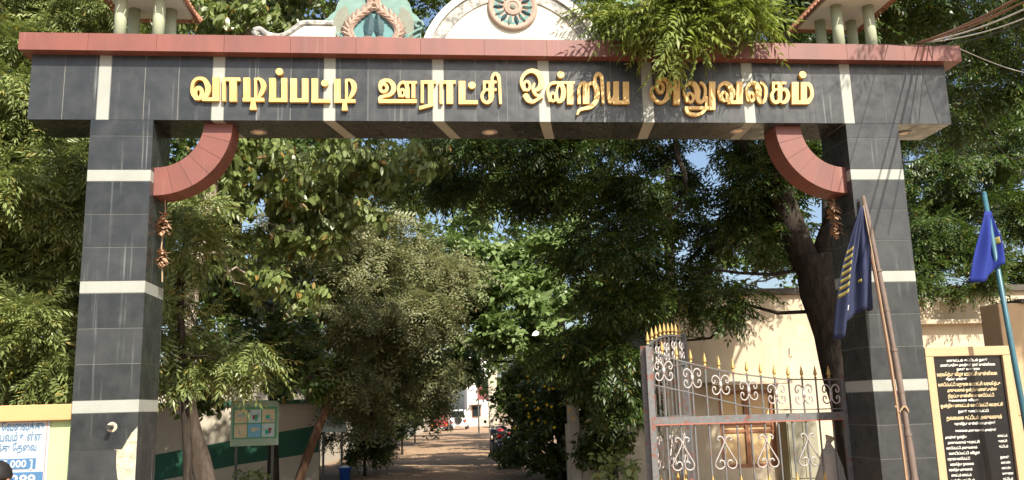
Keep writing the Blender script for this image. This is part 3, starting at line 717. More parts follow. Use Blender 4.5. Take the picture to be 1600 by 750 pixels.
def person(name, label, loc, rotz, seated, shirt, legs, scale=1.0, hair='hair'):
    R = thing(name, label, 'person', loc, rotz); R.scale = (scale,)*3
    J = {}
    if seated:
        dz = -.43
        J.update(pel=(0, 0, .48), sp=(0, .0, .66), ch=(0, .01, .84), nk=(0, .02, 1.0), hb=(0, .0, 1.08), hm=(0, -.015, 1.18), ht=(0, 0, 1.27))
        for s, k in ((-1, 'l'), (1, 'r')):
            J.update({k+'sh': (s*.17, .02, .93), k+'el': (s*.21, -.03, .68), k+'wr': (s*.14, -.25, .60), k+'pa': (s*.12, -.31, .585),
                      k+'hp': (s*.09, -.02, .47), k+'kn': (s*.11, -.42, .50), k+'an': (s*.11, -.43, .09), k+'to': (s*.12, -.56, .04)})
    else:
        J.update(pel=(0, 0, .93), sp=(0, -.01, 1.1), ch=(0, 0, 1.28), nk=(0, .01, 1.43), hb=(0, 0, 1.51), hm=(0, -.015, 1.60), ht=(0, 0, 1.68))
        for s, k in ((-1, 'l'), (1, 'r')):
            J.update({k+'sh': (s*.17, .01, 1.36), k+'el': (s*.23, .03, 1.09), k+'wr': (s*.22, -.06, .87), k+'pa': (s*.21, -.08, .80),
                      k+'hp': (s*.09, 0, .90), k+'kn': (s*.105, -.02, .49), k+'an': (s*.11, .03, .085), k+'to': (s*.125, -.12, .035)})
    def skin(nm, joints, edges, rad, m, par=None):
        idx = {j: i for i, j in enumerate(joints)}
        me = bpy.data.meshes.new(nm); me.from_pydata([joints[j] for j in joints], [(idx[a], idx[c]) for a, c in edges], [])
        o = link(nm, me, m, par or R)
        sk = o.modifiers.new('skin', 'SKIN'); sk.use_smooth_shade = True
        me.skin_vertices.new() if not me.skin_vertices else None
        for j, i in idx.items():
            q = me.skin_vertices[0].data[i]; r = rad[j]; q.radius = r if hasattr(r, '__len__') else (r, r)
        me.skin_vertices[0].data[0].use_root = True
        ss = o.modifiers.new('sub', 'SUBSURF'); ss.levels = 1; ss.render_levels = 2
        me.materials.clear(); me.materials.append(MATS[m])
        return o
    jn = dict(J); ed = [('pel', 'sp'), ('sp', 'ch'), ('ch', 'nk'), ('nk', 'hb'), ('hb', 'hm'), ('hm', 'ht')]
    rad = dict(pel=(.14, .10), sp=(.13, .095), ch=(.15, .105), nk=.052, hb=(.062, .075), hm=(.078, .095), ht=(.055, .07))
    for k in 'lr':
        ed += [('ch', k+'sh'), (k+'sh', k+'el'), (k+'el', k+'wr'), (k+'wr', k+'pa'), ('pel', k+'hp'), (k+'hp', k+'kn'), (k+'kn', k+'an'), (k+'an', k+'to')]
        rad.update({k+'sh': .058, k+'el': .040, k+'wr': .027, k+'pa': (.036, .02), k+'hp': .085, k+'kn': .055, k+'an': .038, k+'to': .032})
        px_, py_, pz_ = J[k+'pa']; s = -1 if k == 'l' else 1
        for f_ in range(5):
            if seated: b0 = (px_+(f_-2)*.018*s*-1, py_-.05, pz_); b1 = (px_+(f_-2)*.020*s*-1, py_-.10+abs(f_-2)*.012, pz_-.02)
            else: b0 = (px_, py_+(f_-2)*.018, pz_-.05); b1 = (px_-s*.012, py_+(f_-2)*.020, pz_-.10+abs(f_-2)*.012)
            if f_ == 4: b0 = tuple(np.array(J[k+'pa'])+np.array((-s*.035, -.02, .0)))
            if f_ == 4: b1 = tuple(np.array(b0)+np.array((-s*.02, -.035, -.02)))
            jn[k+'f%d' % f_] = b0; jn[k+'g%d' % f_] = b1; rad[k+'f%d' % f_] = .010; rad[k+'g%d' % f_] = .008
            ed += [(k+'pa', k+'f%d' % f_), (k+'f%d' % f_, k+'g%d' % f_)]
    body = skin('body', jn, ed, rad, 'skin')
    lerp = lambda a, c, t: tuple(np.array(a)*(1-t)+np.array(c)*t)
    sj = {'pel': J['pel'], 'sp': J['sp'], 'ch': J['ch'], 'nk': lerp(J['ch'], J['nk'], .72)}; se = [('pel', 'sp'), ('sp', 'ch'), ('ch', 'nk')]
    sr = dict(pel=(.165, .125), sp=(.155, .12), ch=(.17, .125), nk=.075)
    for k in 'lr':
        sj[k+'sh'] = J[k+'sh']; sj[k+'sl'] = lerp(J[k+'sh'], J[k+'el'], .85); se += [('ch', k+'sh'), (k+'sh', k+'sl')]; sr[k+'sh'] = .075; sr[k+'sl'] = .062
    skin('shirt', sj, se, sr, shirt)
    tj = {'pel': J['pel']}; te = []; tr = {'pel': (.158, .115)}
    for k in 'lr':
        for a in ('hp', 'kn', 'an'): tj[k+a] = J[k+a]
        te += [('pel', k+'hp'), (k+'hp', k+'kn'), (k+'kn', k+'an')]; tr[k+'hp'] = .105; tr[k+'kn'] = .075; tr[k+'an'] = .058
        MB().add(*_ell(np.array(J[k+'to'])*.55+np.array(J[k+'an'])*.45+np.array((0, 0, -.02)), (.05, .13, .04))).build('shoe', 'cloth_dark', R, smooth=True, local=True)
    skin('trousers', tj, te, tr, legs)
    hm = np.array(J['hm'])
    V, Fc = _ell(hm+np.array((0, .012, .035)), (.088, .108, .100), cut=-.02)
    MB().add(V, Fc).build('hair', hair, R, smooth=True, local=True)
    for s in (-1, 1):
        MB().add(*_ell(hm+np.array((s*.082, 0, -.01)), (.012, .02, .032))).build('ear', 'skin', R, smooth=True, local=True)
        MB().add(*_ell(hm+np.array((s*.032, -.088, .0)), (.014, .008, .009))).build('eye', 'cloth_dark', R, smooth=True, local=True)
    MB().add(*_ell(hm+np.array((0, -.10, -.03)), (.014, .018, .026))).build('nose', 'skin', R, smooth=True, local=True)
    MB().add(*_ell(hm+np.array((0, -.088, -.072)), (.026, .010, .007))).build('mouth', 'cloth_brown', R, smooth=True, local=True)
    return R
def _ell(c, r, n=12, m=8, cut=None):
    V = []; Fc = []
    for i in range(m+1):
        ph = -PI/2+PI*i/m
        for j in range(n):
            th = 2*PI*j/n; z = math.sin(ph)*r[2]
            if cut is not None: z = max(z, cut)
            V.append((c[0]+r[0]*math.cos(ph)*math.cos(th), c[1]+r[1]*math.cos(ph)*math.sin(th), c[2]+z))
    for i in range(m):
        for j in range(n): Fc.append((i*n+j, i*n+(j+1) % n, (i+1)*n+(j+1) % n, (i+1)*n+j))
    return V, Fc
person('person', 'seated person with dark hair in front of the job poster', (-2.66, -2.75, .05), PI*.9, True, 'cloth_brown', 'cloth_dark')
ST = thing('stool', 'low wooden stool under the seated person', 'stool', (-2.66, -2.75, 0), PI*.9)
MB().box(-.2, .2, -.16, .18, .42, .46).build('seat', 'wood_brown', ST, local=True, bevel=.006)
for sx in (-.16, .16):
    for sy in (-.12, .14): MB().box(sx-.018, sx+.018, sy-.018, sy+.018, 0, .42).build('leg', 'wood_brown', ST, local=True)

# ================================================================== RIGHT FORECOURT: plaque, pillar, poles and flags
PL = thing('plaque', 'black granite inauguration plaque in a cream yellow frame beside the right column', 'plaque', (5.75, .3, 0))
MB().box(5.285, 5.375, .20, .34, -.05, 2.0).build('frame_side', 'plaque_frame', PL, bevel=.006)
MB().box(6.155, 6.245, .20, .34, -.05, 2.0).build('frame_side', 'plaque_frame', PL, bevel=.006)
MB().box(5.285, 6.245, .197, .343, 2.001, 2.098).build('frame_top', 'plaque_frame', PL, bevel=.006)
MB().box(5.376, 6.154, .215, .33, -.05, .45).build('plinth', 'plaque_frame', PL)
MB().box(5.376, 6.154, .232, .32, .452, 2.0).build('slab', 'plaque_black', PL)
rng = random.Random(5)
WORDS = ['ஊராட்சி', 'ஒன்றிய', 'அலுவலகம்', 'வாடிப்பட்டி', 'கட்டிடம்', 'மாண்புமிகு', 'தலைமை', 'திறப்பு', 'விழா', 'மாவட்டம்', 'மதுரை', 'நாள்', 'அவர்கள்', 'முன்னிலை', 'வரவேற்பு']
def words(n): return ' '.join(rng.choice(WORDS) for _ in range(n))
plan = [(1.945, 'c', .46, .034, 'plaque_text', 3), (1.895, 'c', .62, .036, 'plaque_text', 4), (1.853, 'c', .26, .030, 'plaque_text', 2),
        (1.795, 'l', .68, .050, 'plaque_gold', 4), (1.752, 'm', .24, .030, 'plaque_text', 2), (1.690, 'l', .70, .046, 'plaque_gold', 4),
        (1.630, 'm', .56, .044, 'plaque_gold', 3), (1.570, 'm', .52, .044, 'plaque_gold', 3), (1.528, 'm', .34, .030, 'plaque_text', 2),
        (1.470, 'l', .70, .044, 'plaque_gold', 4), (1.412, 'c', .34, .032, 'plaque_text', 2), (1.340, 'c', .62, .052, 'plaque_gold', 3),
        (1.285, 'c', .46, .034, 'plaque_text', 3), (1.215, 'c', .46, .030, 'plaque_text', 3)]
for z, al, w, h, m, n in plan:
    x = {'l': 5.405, 'm': 5.50, 'c': 5.765-w/2}[al]
    text_obj(words(n), h, x, .2295, z, m, PL, width=w, bold=.0012)
for k in range(12):
    z = 1.15-.055*k
    text_obj(words(2), .034, 5.415+.02*(k % 2), .2295, z, 'plaque_text', PL, width=rng.uniform(.22, .36), bold=.001)
    if k != 3: text_obj(words(1), .032, 6.00, .2295, z, 'plaque_text', PL, width=rng.uniform(.09, .13), bold=.001)
GP = thing('gate_pillar', 'cream boundary pillar with dark cap behind the blue flagpole', 'pillar', (7.1, 1.0, 0))
MB().box(6.60, 7.9, .80, 1.15, -.05, 2.62).build('shaft', 'plaque_frame', GP, bevel=.01)
MB().box(6.86, 7.95, .76, 1.19, 2.621, 2.665).build('cap', 'coping_dark', GP)
MB().box(6.66, 6.80, .790, .80, 1.35, 2.2).build('panel', 'plaque_frame', GP)

def cloth(name, fn, m, parent, nu=10, nv=16, u0=0, u1=1, v0=0, v1=1, off=0):
    mb = MB()
    for j in range(nv+1):
        for i in range(nu+1):
            x, y, z = fn(u0+(u1-u0)*i/nu, v0+(v1-v0)*j/nv); mb.v.append((x, y-off, z))
    for j in range(nv):
        for i in range(nu): q = j*(nu+1)+i; mb.f.append((q, q+1, q+nu+2, q+nu+1))
    o = mb.build(name, m, parent, smooth=True)
    sd = o.modifiers.new('solid', 'SOLIDIFY'); sd.thickness = .003; sd.offset = 0
    return o
# bamboo poles leaning on the right column
BP = thing('flag_pole', 'brown bamboo pole with navy flag leaning on the right column', 'flagpole', (4.55, -.62, 0))
P0, P1 = Vector((4.57, -.62, 0)), Vector((4.64,-0.06,3.69))
def on(t, dx=0, dy=0): return tuple(P0+(P1-P0)*t+Vector((dx+.05*math.sin(t*PI), dy, 0)))
pp = [on(t) for t in np.linspace(0, 1, 15)]
MB().tube(pp, [.036+.004*math.sin(i*2.1)-.012*i/14 for i in range(15)], 10).build('pole', 'bamboo', BP, smooth=True)
for k in range(1, 9): MB().tube([on(k/9-.004), on(k/9+.004)], .040-.011*k/9, 10).build('node_ring', 'bamboo', BP)
MB().tube([on(t, -.075+.05*t, .02) for t in np.linspace(0, .93, 12)], [.017]*12, 8).build('thin_pole', 'wire_brown', BP)
MB().tube([on(t, -.11+.085*t, -.02) for t in np.linspace(0, .97, 12)], [.006]*12, 6).build('rope', 'string', BP)
MB().tube([on(.40+.008*math.sin(a*3), -.02+.055*math.cos(a), .05*math.sin(a)) for a in np.linspace(0, 4*PI, 24)], .009, 6).build('rope_tie', 'string', BP)
fl = [(4.58,-0.10,3.57), (4.63,-0.10,3.57), (4.15,-0.10,2.24), (4.61,-0.10,2.58)]
def navy(u, v):
    L = np.array(fl[0])*(1-v)+np.array(fl[2])*v; Rr = np.array(fl[1])*(1-v)+np.array(fl[3])*v
    q = L*(1-u)+Rr*u
    w = min(1, v*2.2)
    q = q+np.array((-.035*math.sin(v*PI)*(1-u), .05*w*math.sin(u*11+v*3)+.03*w*math.sin(u*23+1), -.10*v*max(0, math.sin(u*7.5+.6))*.9))
    return tuple(q)
FLG = cloth('flag', navy, 'flag_navy', BP, 26, 22)
for k in range(7):
    v0 = .34+.055*k
    cloth('stripe', lambda u, v: navy(u, v-u*.16), 'flag_yellow', FLG, 5, 2, .02, .17, v0, v0+.028, .004)
for u, v, w in ((.28, .86, .09), (.62, .70, .05)):
    cloth('spot', navy, 'flag_white' if w > .06 else 'flag_yellow', FLG, 3, 3, u, u+w, v, v+w*.5, .004)
# blue steel pole
BB = thing('flag_pole', 'teal blue steel pole with a bright blue flag at the right edge', 'flagpole', (6.08, -.2, 0))
q0, q1 = Vector((6.09, -.2, 0)), Vector((5.91,-0.20,3.68))
def onb(t): return tuple(q0+(q1-q0)*t)
MB().tube([onb(0), onb(.5), onb(1)], [.030, .028, .024], 12).build('pole', 'pole_blue', BB, smooth=True)
MB().tube([onb(1), tuple(Vector(onb(1))+Vector((0, 0, .02)))], [.027, .015], 10).build('pole_cap', 'pole_blue', BB)
fb = [(5.87,-0.22,3.48), (5.94,-0.22,3.48), (5.62,-0.22,2.74), (5.99,-0.22,2.92)]
def bluef(u, v):
    L = np.array(fb[0])*(1-v)+np.array(fb[2])*v; Rr = np.array(fb[1])*(1-v)+np.array(fb[3])*v
    q = L*(1-u)+Rr*u; w = min(1, v*2)
    return tuple(q+np.array((.03*math.sin(v*PI)*u, .045*w*math.sin(u*9+v*2)-.01, -.07*v*max(0, math.sin(u*PI*1.2)))))
FB = cloth('flag', bluef, 'flag_blue', BB, 20, 16)
cloth('emblem_patch', bluef, 'flag_yellow', FB, 3, 3, .84, .96, .48, .60, .006)
def garland(label, x, y, zt, zb, seedn):
    g = thing('dried_garland', label, 'garland', (x, y, zb)); rg = random.Random(seedn)
    MB().tube([(x+.012*math.sin(i), y, zt+(zb-zt)*i/8) for i in range(9)], .007, 6).build('string', 'string', g)
    for zc, rr, n in ((zt-(zt-zb)*.28, .10, 110), (zt-(zt-zb)*.70, .085, 90)):
        mb = MB()
        for k in range(n):
            a, h = rg.uniform(0, 2*PI), rg.gauss(0, .55)
            p0 = Vector((x, y, zc+h*rr*.8)); d = Vector((math.cos(a), math.sin(a), rg.uniform(-1.1, .3)))*rr*rg.uniform(.5, 1.05)
            s_ = Vector((-math.sin(a), math.cos(a), .3))*rg.uniform(.008, .03)
            mb.add([p0, p0+d*.5+s_, p0+d, p0+d*.5-s_], [(0, 1, 2, 3)])
        tag(mb.build('dry_tassel', 'dry_flower', g, fix=False), kind='stuff')
garland('long dried orange garland hanging from the left red bracket', -2.60, .27, 3.76, 2.92, 3)
garland('short dried brown garland hanging from the right red bracket', 4.475, .27, 3.74, 3.30, 4)

# ================================================================== IRON GATE LEAVES
def lerp2(tab, t): return float(np.interp(t, [q[0] for q in tab], [q[1] for q in tab]))
_tip = MB().lathe([(.004, 0), (.020, .005), (.012, .018), (.009, .03), (.022, .045), (.019, .07), (.010, .11), (.001, .145)], n=6).mesh('spear_tip')
def spear(parent, p): o = link('spear_tip', _tip, 'gold_old', parent); o.location = Vector(p)
def cscroll(s, W_, H_):
    h = [(.012, 0), (.025, .18), (.42, .42), (.80, .36), (.92, .10), (.80, -.10), (.62, -.02), (.66, .12)]
    top = [(a*W_/2, (.5-(.5-c)*0) * 0 + (c*0)+H_*0) for a, c in h]
    P = [(.01, 0), (.03, .16), (.16, .36), (.48, .50), (.82, .44), (.95, .26), (.82, .10), (.60, .14), (.62, .27)]
    up_ = [(s*a*W_/2, c*H_) for a, c in P]; dn = [(x, -z) for x, z in up_]
    return [tuple(q) for q in crom(dn[::-1]+up_[1:], 3)]
def scroll_mesh(W_, H_):
    mb = MB()
    for s in (-1, 1): mb.tube([(x, 0, z) for x, z in cscroll(s, W_, H_)], .0085, 6)
    mb.box(-.016, .016, -.008, .008, -.035, .035)
    return mb.mesh('scroll', smooth=True)
def heart_mesh():
    mb = MB()
    P = [(.058, .285), (.078, .305), (.060, .330), (.030, .325), (.004, .280), (.030, .215), (.080, .125), (.115, .060), (.105, .012), (.060, -.004), (.018, .025), (.022, .072), (.055, .083), (.070, .058)]
    for s in (-1, 1): mb.tube([(s*q[0], 0, q[1]) for q in crom(P, 3)], .0085, 6)
    return mb.mesh('heart_scroll', smooth=True)
_scr, _hrt = scroll_mesh(.20, .20), heart_mesh()
def gate_leaf(label, a, c, top, low, mid, nbar, endposts):
    """a, c: plan positions of the two ends; top/low: rail heights along the leaf (t,z)"""
    a, c = Vector((a[0], a[1], 0)), Vector((c[0], c[1], 0)); L = (c-a).length; ang = math.atan2(c.y-a.y, c.x-a.x)
    g = thing('gate_leaf', label, 'gate', a, ang, 'folding leaves of the iron gate')
    for e in endposts:
        x = 0 if e == 0 else L; zt = lerp2(top, e)+.04
        MB().box(x-.035, x+.035, -.03, .03, .05, zt).build('post', 'iron_grey', g, local=True, bevel=.004)
    def rail(tab, nm, w, h, m='iron_grey', n=24, t0=0, t1=1):
        mb = MB()
        for i in range(n+1):
            t = t0+(t1-t0)*i/n; z = lerp2(tab, t)
            mb.v += [(t*L, -w/2, z-h/2), (t*L, w/2, z-h/2), (t*L, w/2, z+h/2), (t*L, -w/2, z+h/2)]
        for i in range(n):
            q = i*4
            for j in range(4): mb.f.append((q+j, q+(j+1) % 4, q+4+(j+1) % 4, q+4+j))
        mb.f += [(3, 2, 1, 0), (n*4, n*4+1, n*4+2, n*4+3)]
        return mb.build(nm, m, g, local=True)
    rail(top, 'top_rail', .03, .014); rail(low, 'scroll_rail', .026, .012)
    r = rail([(0, mid), (1, mid)], 'middle_rail', .05, .075, n=2)
    rail([(0, mid-.043), (1, mid-.043)], 'rail_edge', .054, .012, 'iron_rust', 2)
    rail([(0, .66), (1, .66)], 'lower_rail', .05, .06, 'iron_rust', 2); rail([(0, .12), (1, .12)], 'bottom_rail', .05, .07, n=2)
    for k in range(1, nbar):
        t = k/nbar; x = t*L; zt = lerp2(top, t)
        MB().box(x-.0075, x+.0075, -.0075, .0075, .12, zt+.02).build('bar', 'iron_grey', g, local=True)
        spear(g, (x, 0, zt+.01))
        if k % 2 == 1:
            zs_ = (lerp2(top, t)+lerp2(low, t))/2; o = link('scroll', _scr, 'scroll_silver', g); o.location = (x, -.014, zs_)
            s_ = min(1, (lerp2(top, t)-lerp2(low, t))/.25); o.scale = (s_, 1, s_)
        if k % 2 == 0: spear(g, (x, -.012, .69))
        if k % 3 == 2: o = link('heart_scroll', _hrt, 'scroll_silver', g); o.location = (x, -.014, .90)
    return g
tA = [(0, 2.155), (.14, 2.05), (.28, 1.97), (.45, 1.885), (.52, 1.865), (.68, 1.815), (.9, 1.80), (1, 1.80)]
lA = [(0, 1.80), (.2, 1.70), (.47, 1.545), (.65, 1.490), (.85, 1.485), (1, 1.485)]
gate_leaf('wide iron gate leaf with white scrolls hinged beside the right column', (2.40, .62), (4.56, .64), tA, lA, 1.413, 14, (0, 1))
tB = [(0, 2.17), (.2, 2.28), (.45, 2.36), (.7, 2.39), (1, 2.40)]
lB = [(0, 1.80), (.4, 1.98), (.8, 2.05), (1, 2.06)]
gate_leaf('narrow iron gate leaf folded back behind the wide one with tall gold spears', (2.37, .70), (3.22, 2.02), tB, lB, 1.413, 10, (0, 1))
SK = thing('sack', 'pale cloth sack leaning at the foot of the right column behind the gate', 'sack', (4.55, 1.1, 0))
V, Fc = _ell((0, 0, 0), (1, 1, 1), 16, 12)
MB().add([(4.56+x*.17*(1.1-.45*max(0, z))+.02*math.sin(9*z+5*x), 1.15+y*.17, .50+z*.60+.03*math.sin(7*x+3*y)) for x, y, z in V], Fc).build('bag', 'sack', SK, smooth=True)
MB().tube([(4.56, 1.15, 1.02), (4.57, 1.15, 1.10), (4.60, 1.15, 1.17)], [.05, .03, .06], 8).build('tied_neck', 'sack', SK)

# ================================================================== BUILDING BEHIND THE GATE (right)
BD = thing('office_building', 'low cream office building with parapet behind the gate on the right', 'building', (8, 8.5, 0))
YB = 8.5
def wallseg(x0, x1, z0, z1, y=YB, nm='wall', m='building_cream', d=.25): return MB().box(x0, x1, y, y+d, z0, z1).build(nm, m, BD)
# wall with a real window opening
wallseg(4.45, 5.80, -.2, 3.70); wallseg(6.95, 15.0, -.2, 3.70); wallseg(5.80, 6.95, 1.80, 3.70); wallseg(5.80, 6.95, -.2, .30)
MB().box(4.45, 15, 8.75, 14, -.2, 3.60).build('interior', 'building_cream', BD)
MB().box(4.38, 15, YB-.10, 14.1, 3.701, 3.83).build('roof_coping', 'coping_dark', BD, bevel=.01)
MB().box(8.9, 15, YB-.22, YB-.002, 3.03, 3.12).build('ledge', 'building_cream', BD, bevel=.008)
ch = MB().box(5.46, 7.06, YB-.72, YB-.002, 1.90, 1.965).build('sunshade', 'building_cream', BD, bevel=.008)
win = MB().box(5.801, 6.949, YB+.10, YB+.14, .301, 1.799).build('window', 'wood_panel', BD)
for x0, x1 in ((5.801, 5.87), (6.88, 6.949), (6.335, 6.415)): MB().box(x0, x1, YB+.06, YB+.099, .301, 1.799).build('window_frame', 'wood_brown', win)
for z0, z1 in ((.301, .37), (.98, 1.04), (1.10, 1.15), (1.73, 1.799)): MB().box(5.871, 6.879, YB+.065, YB+.098, z0, z1).build('window_frame', 'wood_brown', win)
for x0 in (5.90, 6.44):
    for z0, z1 in ((.40, .95), (1.18, 1.70)): MB().box(x0, x0+.40, YB+.085, YB+.0995, z0, z1).build('window_panel', 'wood_panel', win, bevel=.006)
LF = thing('low_wall', 'low shaded wall with pale square posts between the lane shrub and the cream building', 'wall', (3.6, 8.6, 0))
MB().box(2.75, 4.44, 8.62, 8.75, -.1, 1.25).build('wall_face', 'wall_cream', LF)
for x in (2.80, 3.30, 3.85): MB().box(x, x+.20, 8.52, 8.80, -.1, 1.62).build('post', 'wall_cream', LF, bevel=.01)
MB().box(4.95, 5.03, YB-.07, YB-.001, 0, 3.6).build('rain_pipe', 'building_cream', BD, bevel=.02)
MB().tube([(7.35, YB-.02, 2.62), (7.34, YB-.03, 2.48), (7.37, YB-.03, 2.43), (7.40, YB-.02, 2.47)], .006, 6).build('hook', 'wire_black', BD)
CB = thing('cupboard', 'olive painted steel cupboard against the cream building beside the window', 'cupboard', (7.3, 8.2, 0))
MB().box(7.0, 7.62, 8.12, 8.48, .04, 1.18).build('carcass', 'olive_paint', CB, bevel=.01)
for x0 in (7.02, 7.315): MB().box(x0, x0+.285, 8.10, 8.119, .10, 1.14).build('door', 'olive_paint', CB, bevel=.004)
MB().box(7.28, 7.29, 8.085, 8.10, .55, .70).build('handle', 'chrome', CB)

# ================================================================== LEFT OF THE LANE: painted wall, boards, bin
WH = thing('white_house', 'pale house half hidden behind the painted wall on the left', 'building', (-8, 20, 0))
MB().box(-12, -4.2, 19, 24, -.2, 3.0).build('wall', 'wall_cream', WH)
MB().box(-12.3, -3.9, 18.6, 24.3, 3.001, 3.15).build('roof_slab', 'wall_cream', WH)
for x in (-10.2, -7.4):
    wn = MB().box(x, x+1.1, 18.94, 18.997, 1.0, 2.3).build('window', 'wood_brown', WH); MB().box(x+.1, x+1.0, 18.91, 18.939, 1.1, 2.2).build('pane', 'glass_dark', wn)
PW = thing('painted_wall', 'cream compound wall with green coping and a green painted stripe behind the left trees', 'wall', (-5, 13.5, 0))
MB().box(-12, -2.55, 13.5, 13.7, -.2, 1.83).build('wall_face', 'wall_cream', PW)
MB().box(-12, -2.5, 13.44, 13.76, 1.831, 1.93).build('coping', 'wall_green', PW)
ps = [(-12, -.15), (-6.4, .10), (-4.5, .42), (-2.56, .66)]
pt = [(-2.56, 1.30), (-4.5, 1.02), (-6.4, .72), (-12, .40)]
MB().prism(ps+pt, 13.492, 13.4985).build('green_stripe', 'wall_green', PW)
LW = thing('lane_wall', 'long cream wall running along the left side of the lane', 'wall', (-2.4, 30, 0))
mb = MB()
for y in np.linspace(13.9, 84, 15):
    x = lane_c(y)-4.0
    mb.v += [(x, y, gz(y)-.2), (x, y, gz(y)+1.75), (x-.2, y, gz(y)+1.75), (x-.2, y, gz(y)-.2)]
for i in range(14):
    q = i*4
    for j in range(4): mb.f.append((q+j, q+(j+1) % 4, q+4+(j+1) % 4, q+4+j))
mb.f += [(0, 1, 2, 3), (59, 58, 57, 56)]
mb.build('wall_face', 'wall_cream', LW)
for k, y in enumerate((52, 57, 61, 66)):
    x = lane_c(y)-4.0
    MB().box(x+.003, x+.012, y, y+1.4, gz(y)+.9, gz(y)+1.65).build('green_panel', 'board_teal', LW)
def pboard(label, P, w, z0, z1, ang, cols, frame, m, posts=True):
    g = thing('notice_board', label, 'notice board', (P[0], P[1], 0), ang)
    fr = MB().box(-w/2, w/2, 0, .05, z0, z1).build('panel', frame, g, local=True, bevel=.01)
    MB().box(-w/2+.04, w/2-.04, -.006, -.0005, z0+.14, z1-.12).build('print', m, fr, local=True)
    n = len(cols[0]); cwid = (w-.14)/n; chh = (z1-z0-.32)/len(cols)
    for r_, row in enumerate(cols):
        for k, mm in enumerate(row):
            if mm: MB().box(-w/2+.07+k*cwid+.012, -w/2+.07+(k+1)*cwid-.012, -.012, -.0065, z0+.16+r_*chh+.012, z0+.16+(r_+1)*chh-.012).build('picture', mm, fr, local=True)
            if mm:
                for q_ in range(3):
                    fx, fz = random.uniform(.08, .6), random.uniform(.08, .6); xa = -w/2+.07+k*cwid+.012+fx*(cwid-.024); za = z0+.16+r_*chh+.012+fz*(chh-.024)
                    MB().box(xa, xa+(cwid-.024)*random.uniform(.12, .34), -.0155-.002*q_, -.0125, za, za+(chh-.024)*random.uniform(.10, .34)).build('print_patch', random.choice(('board_green', 'board_teal', 'board_sand', 'board_sky', 'board_maroon', 'paper_white')), fr, local=True)
    for x in (-w/2+.12, w/2-.12):
        if posts: MB().box(x-.025, x+.025, .052, .10, 0, z1-.1).build('post', 'steel_post', g, local=True)
    return g
pboard('green framed notice board with six small pictures beside the left trees', (-3.47, 10.1), .96, .97, 1.87, .05, [['board_sand', 'board_blue', 'board_sky'], ['board_sand', 'board_sky', 'board_sand']], 'board_panel', 'board_green')
pboard('light blue and white notice board with a teal corner near the lane', (-2.22, 14.0-.75), .68, 1.13, 2.05, -.05, [['board_sky', 'paper_white', 'board_teal'], ['paper_white', 'board_maroon', 'paper_white'], ['board_blue', 'board_sky', 'board_sky']], 'board_sky', 'paper_white')
BN = thing('bin', 'small blue plastic bin with rubbish beside the lane', 'bin', (-1.86, 12.7, 0))
MB().lathe([(.11, 0), (.14, .30), (.155, .30), (.155, .33), (.135, .33), (.12, .20)], (-1.86, 12.7, 0), 16).build('tub', 'bin_blue', BN, smooth=True)
MB().add(*_ell((-1.86, 12.7, .31), (.12, .12, .07))).build('rubbish_bag', 'bin_white', BN, smooth=True)

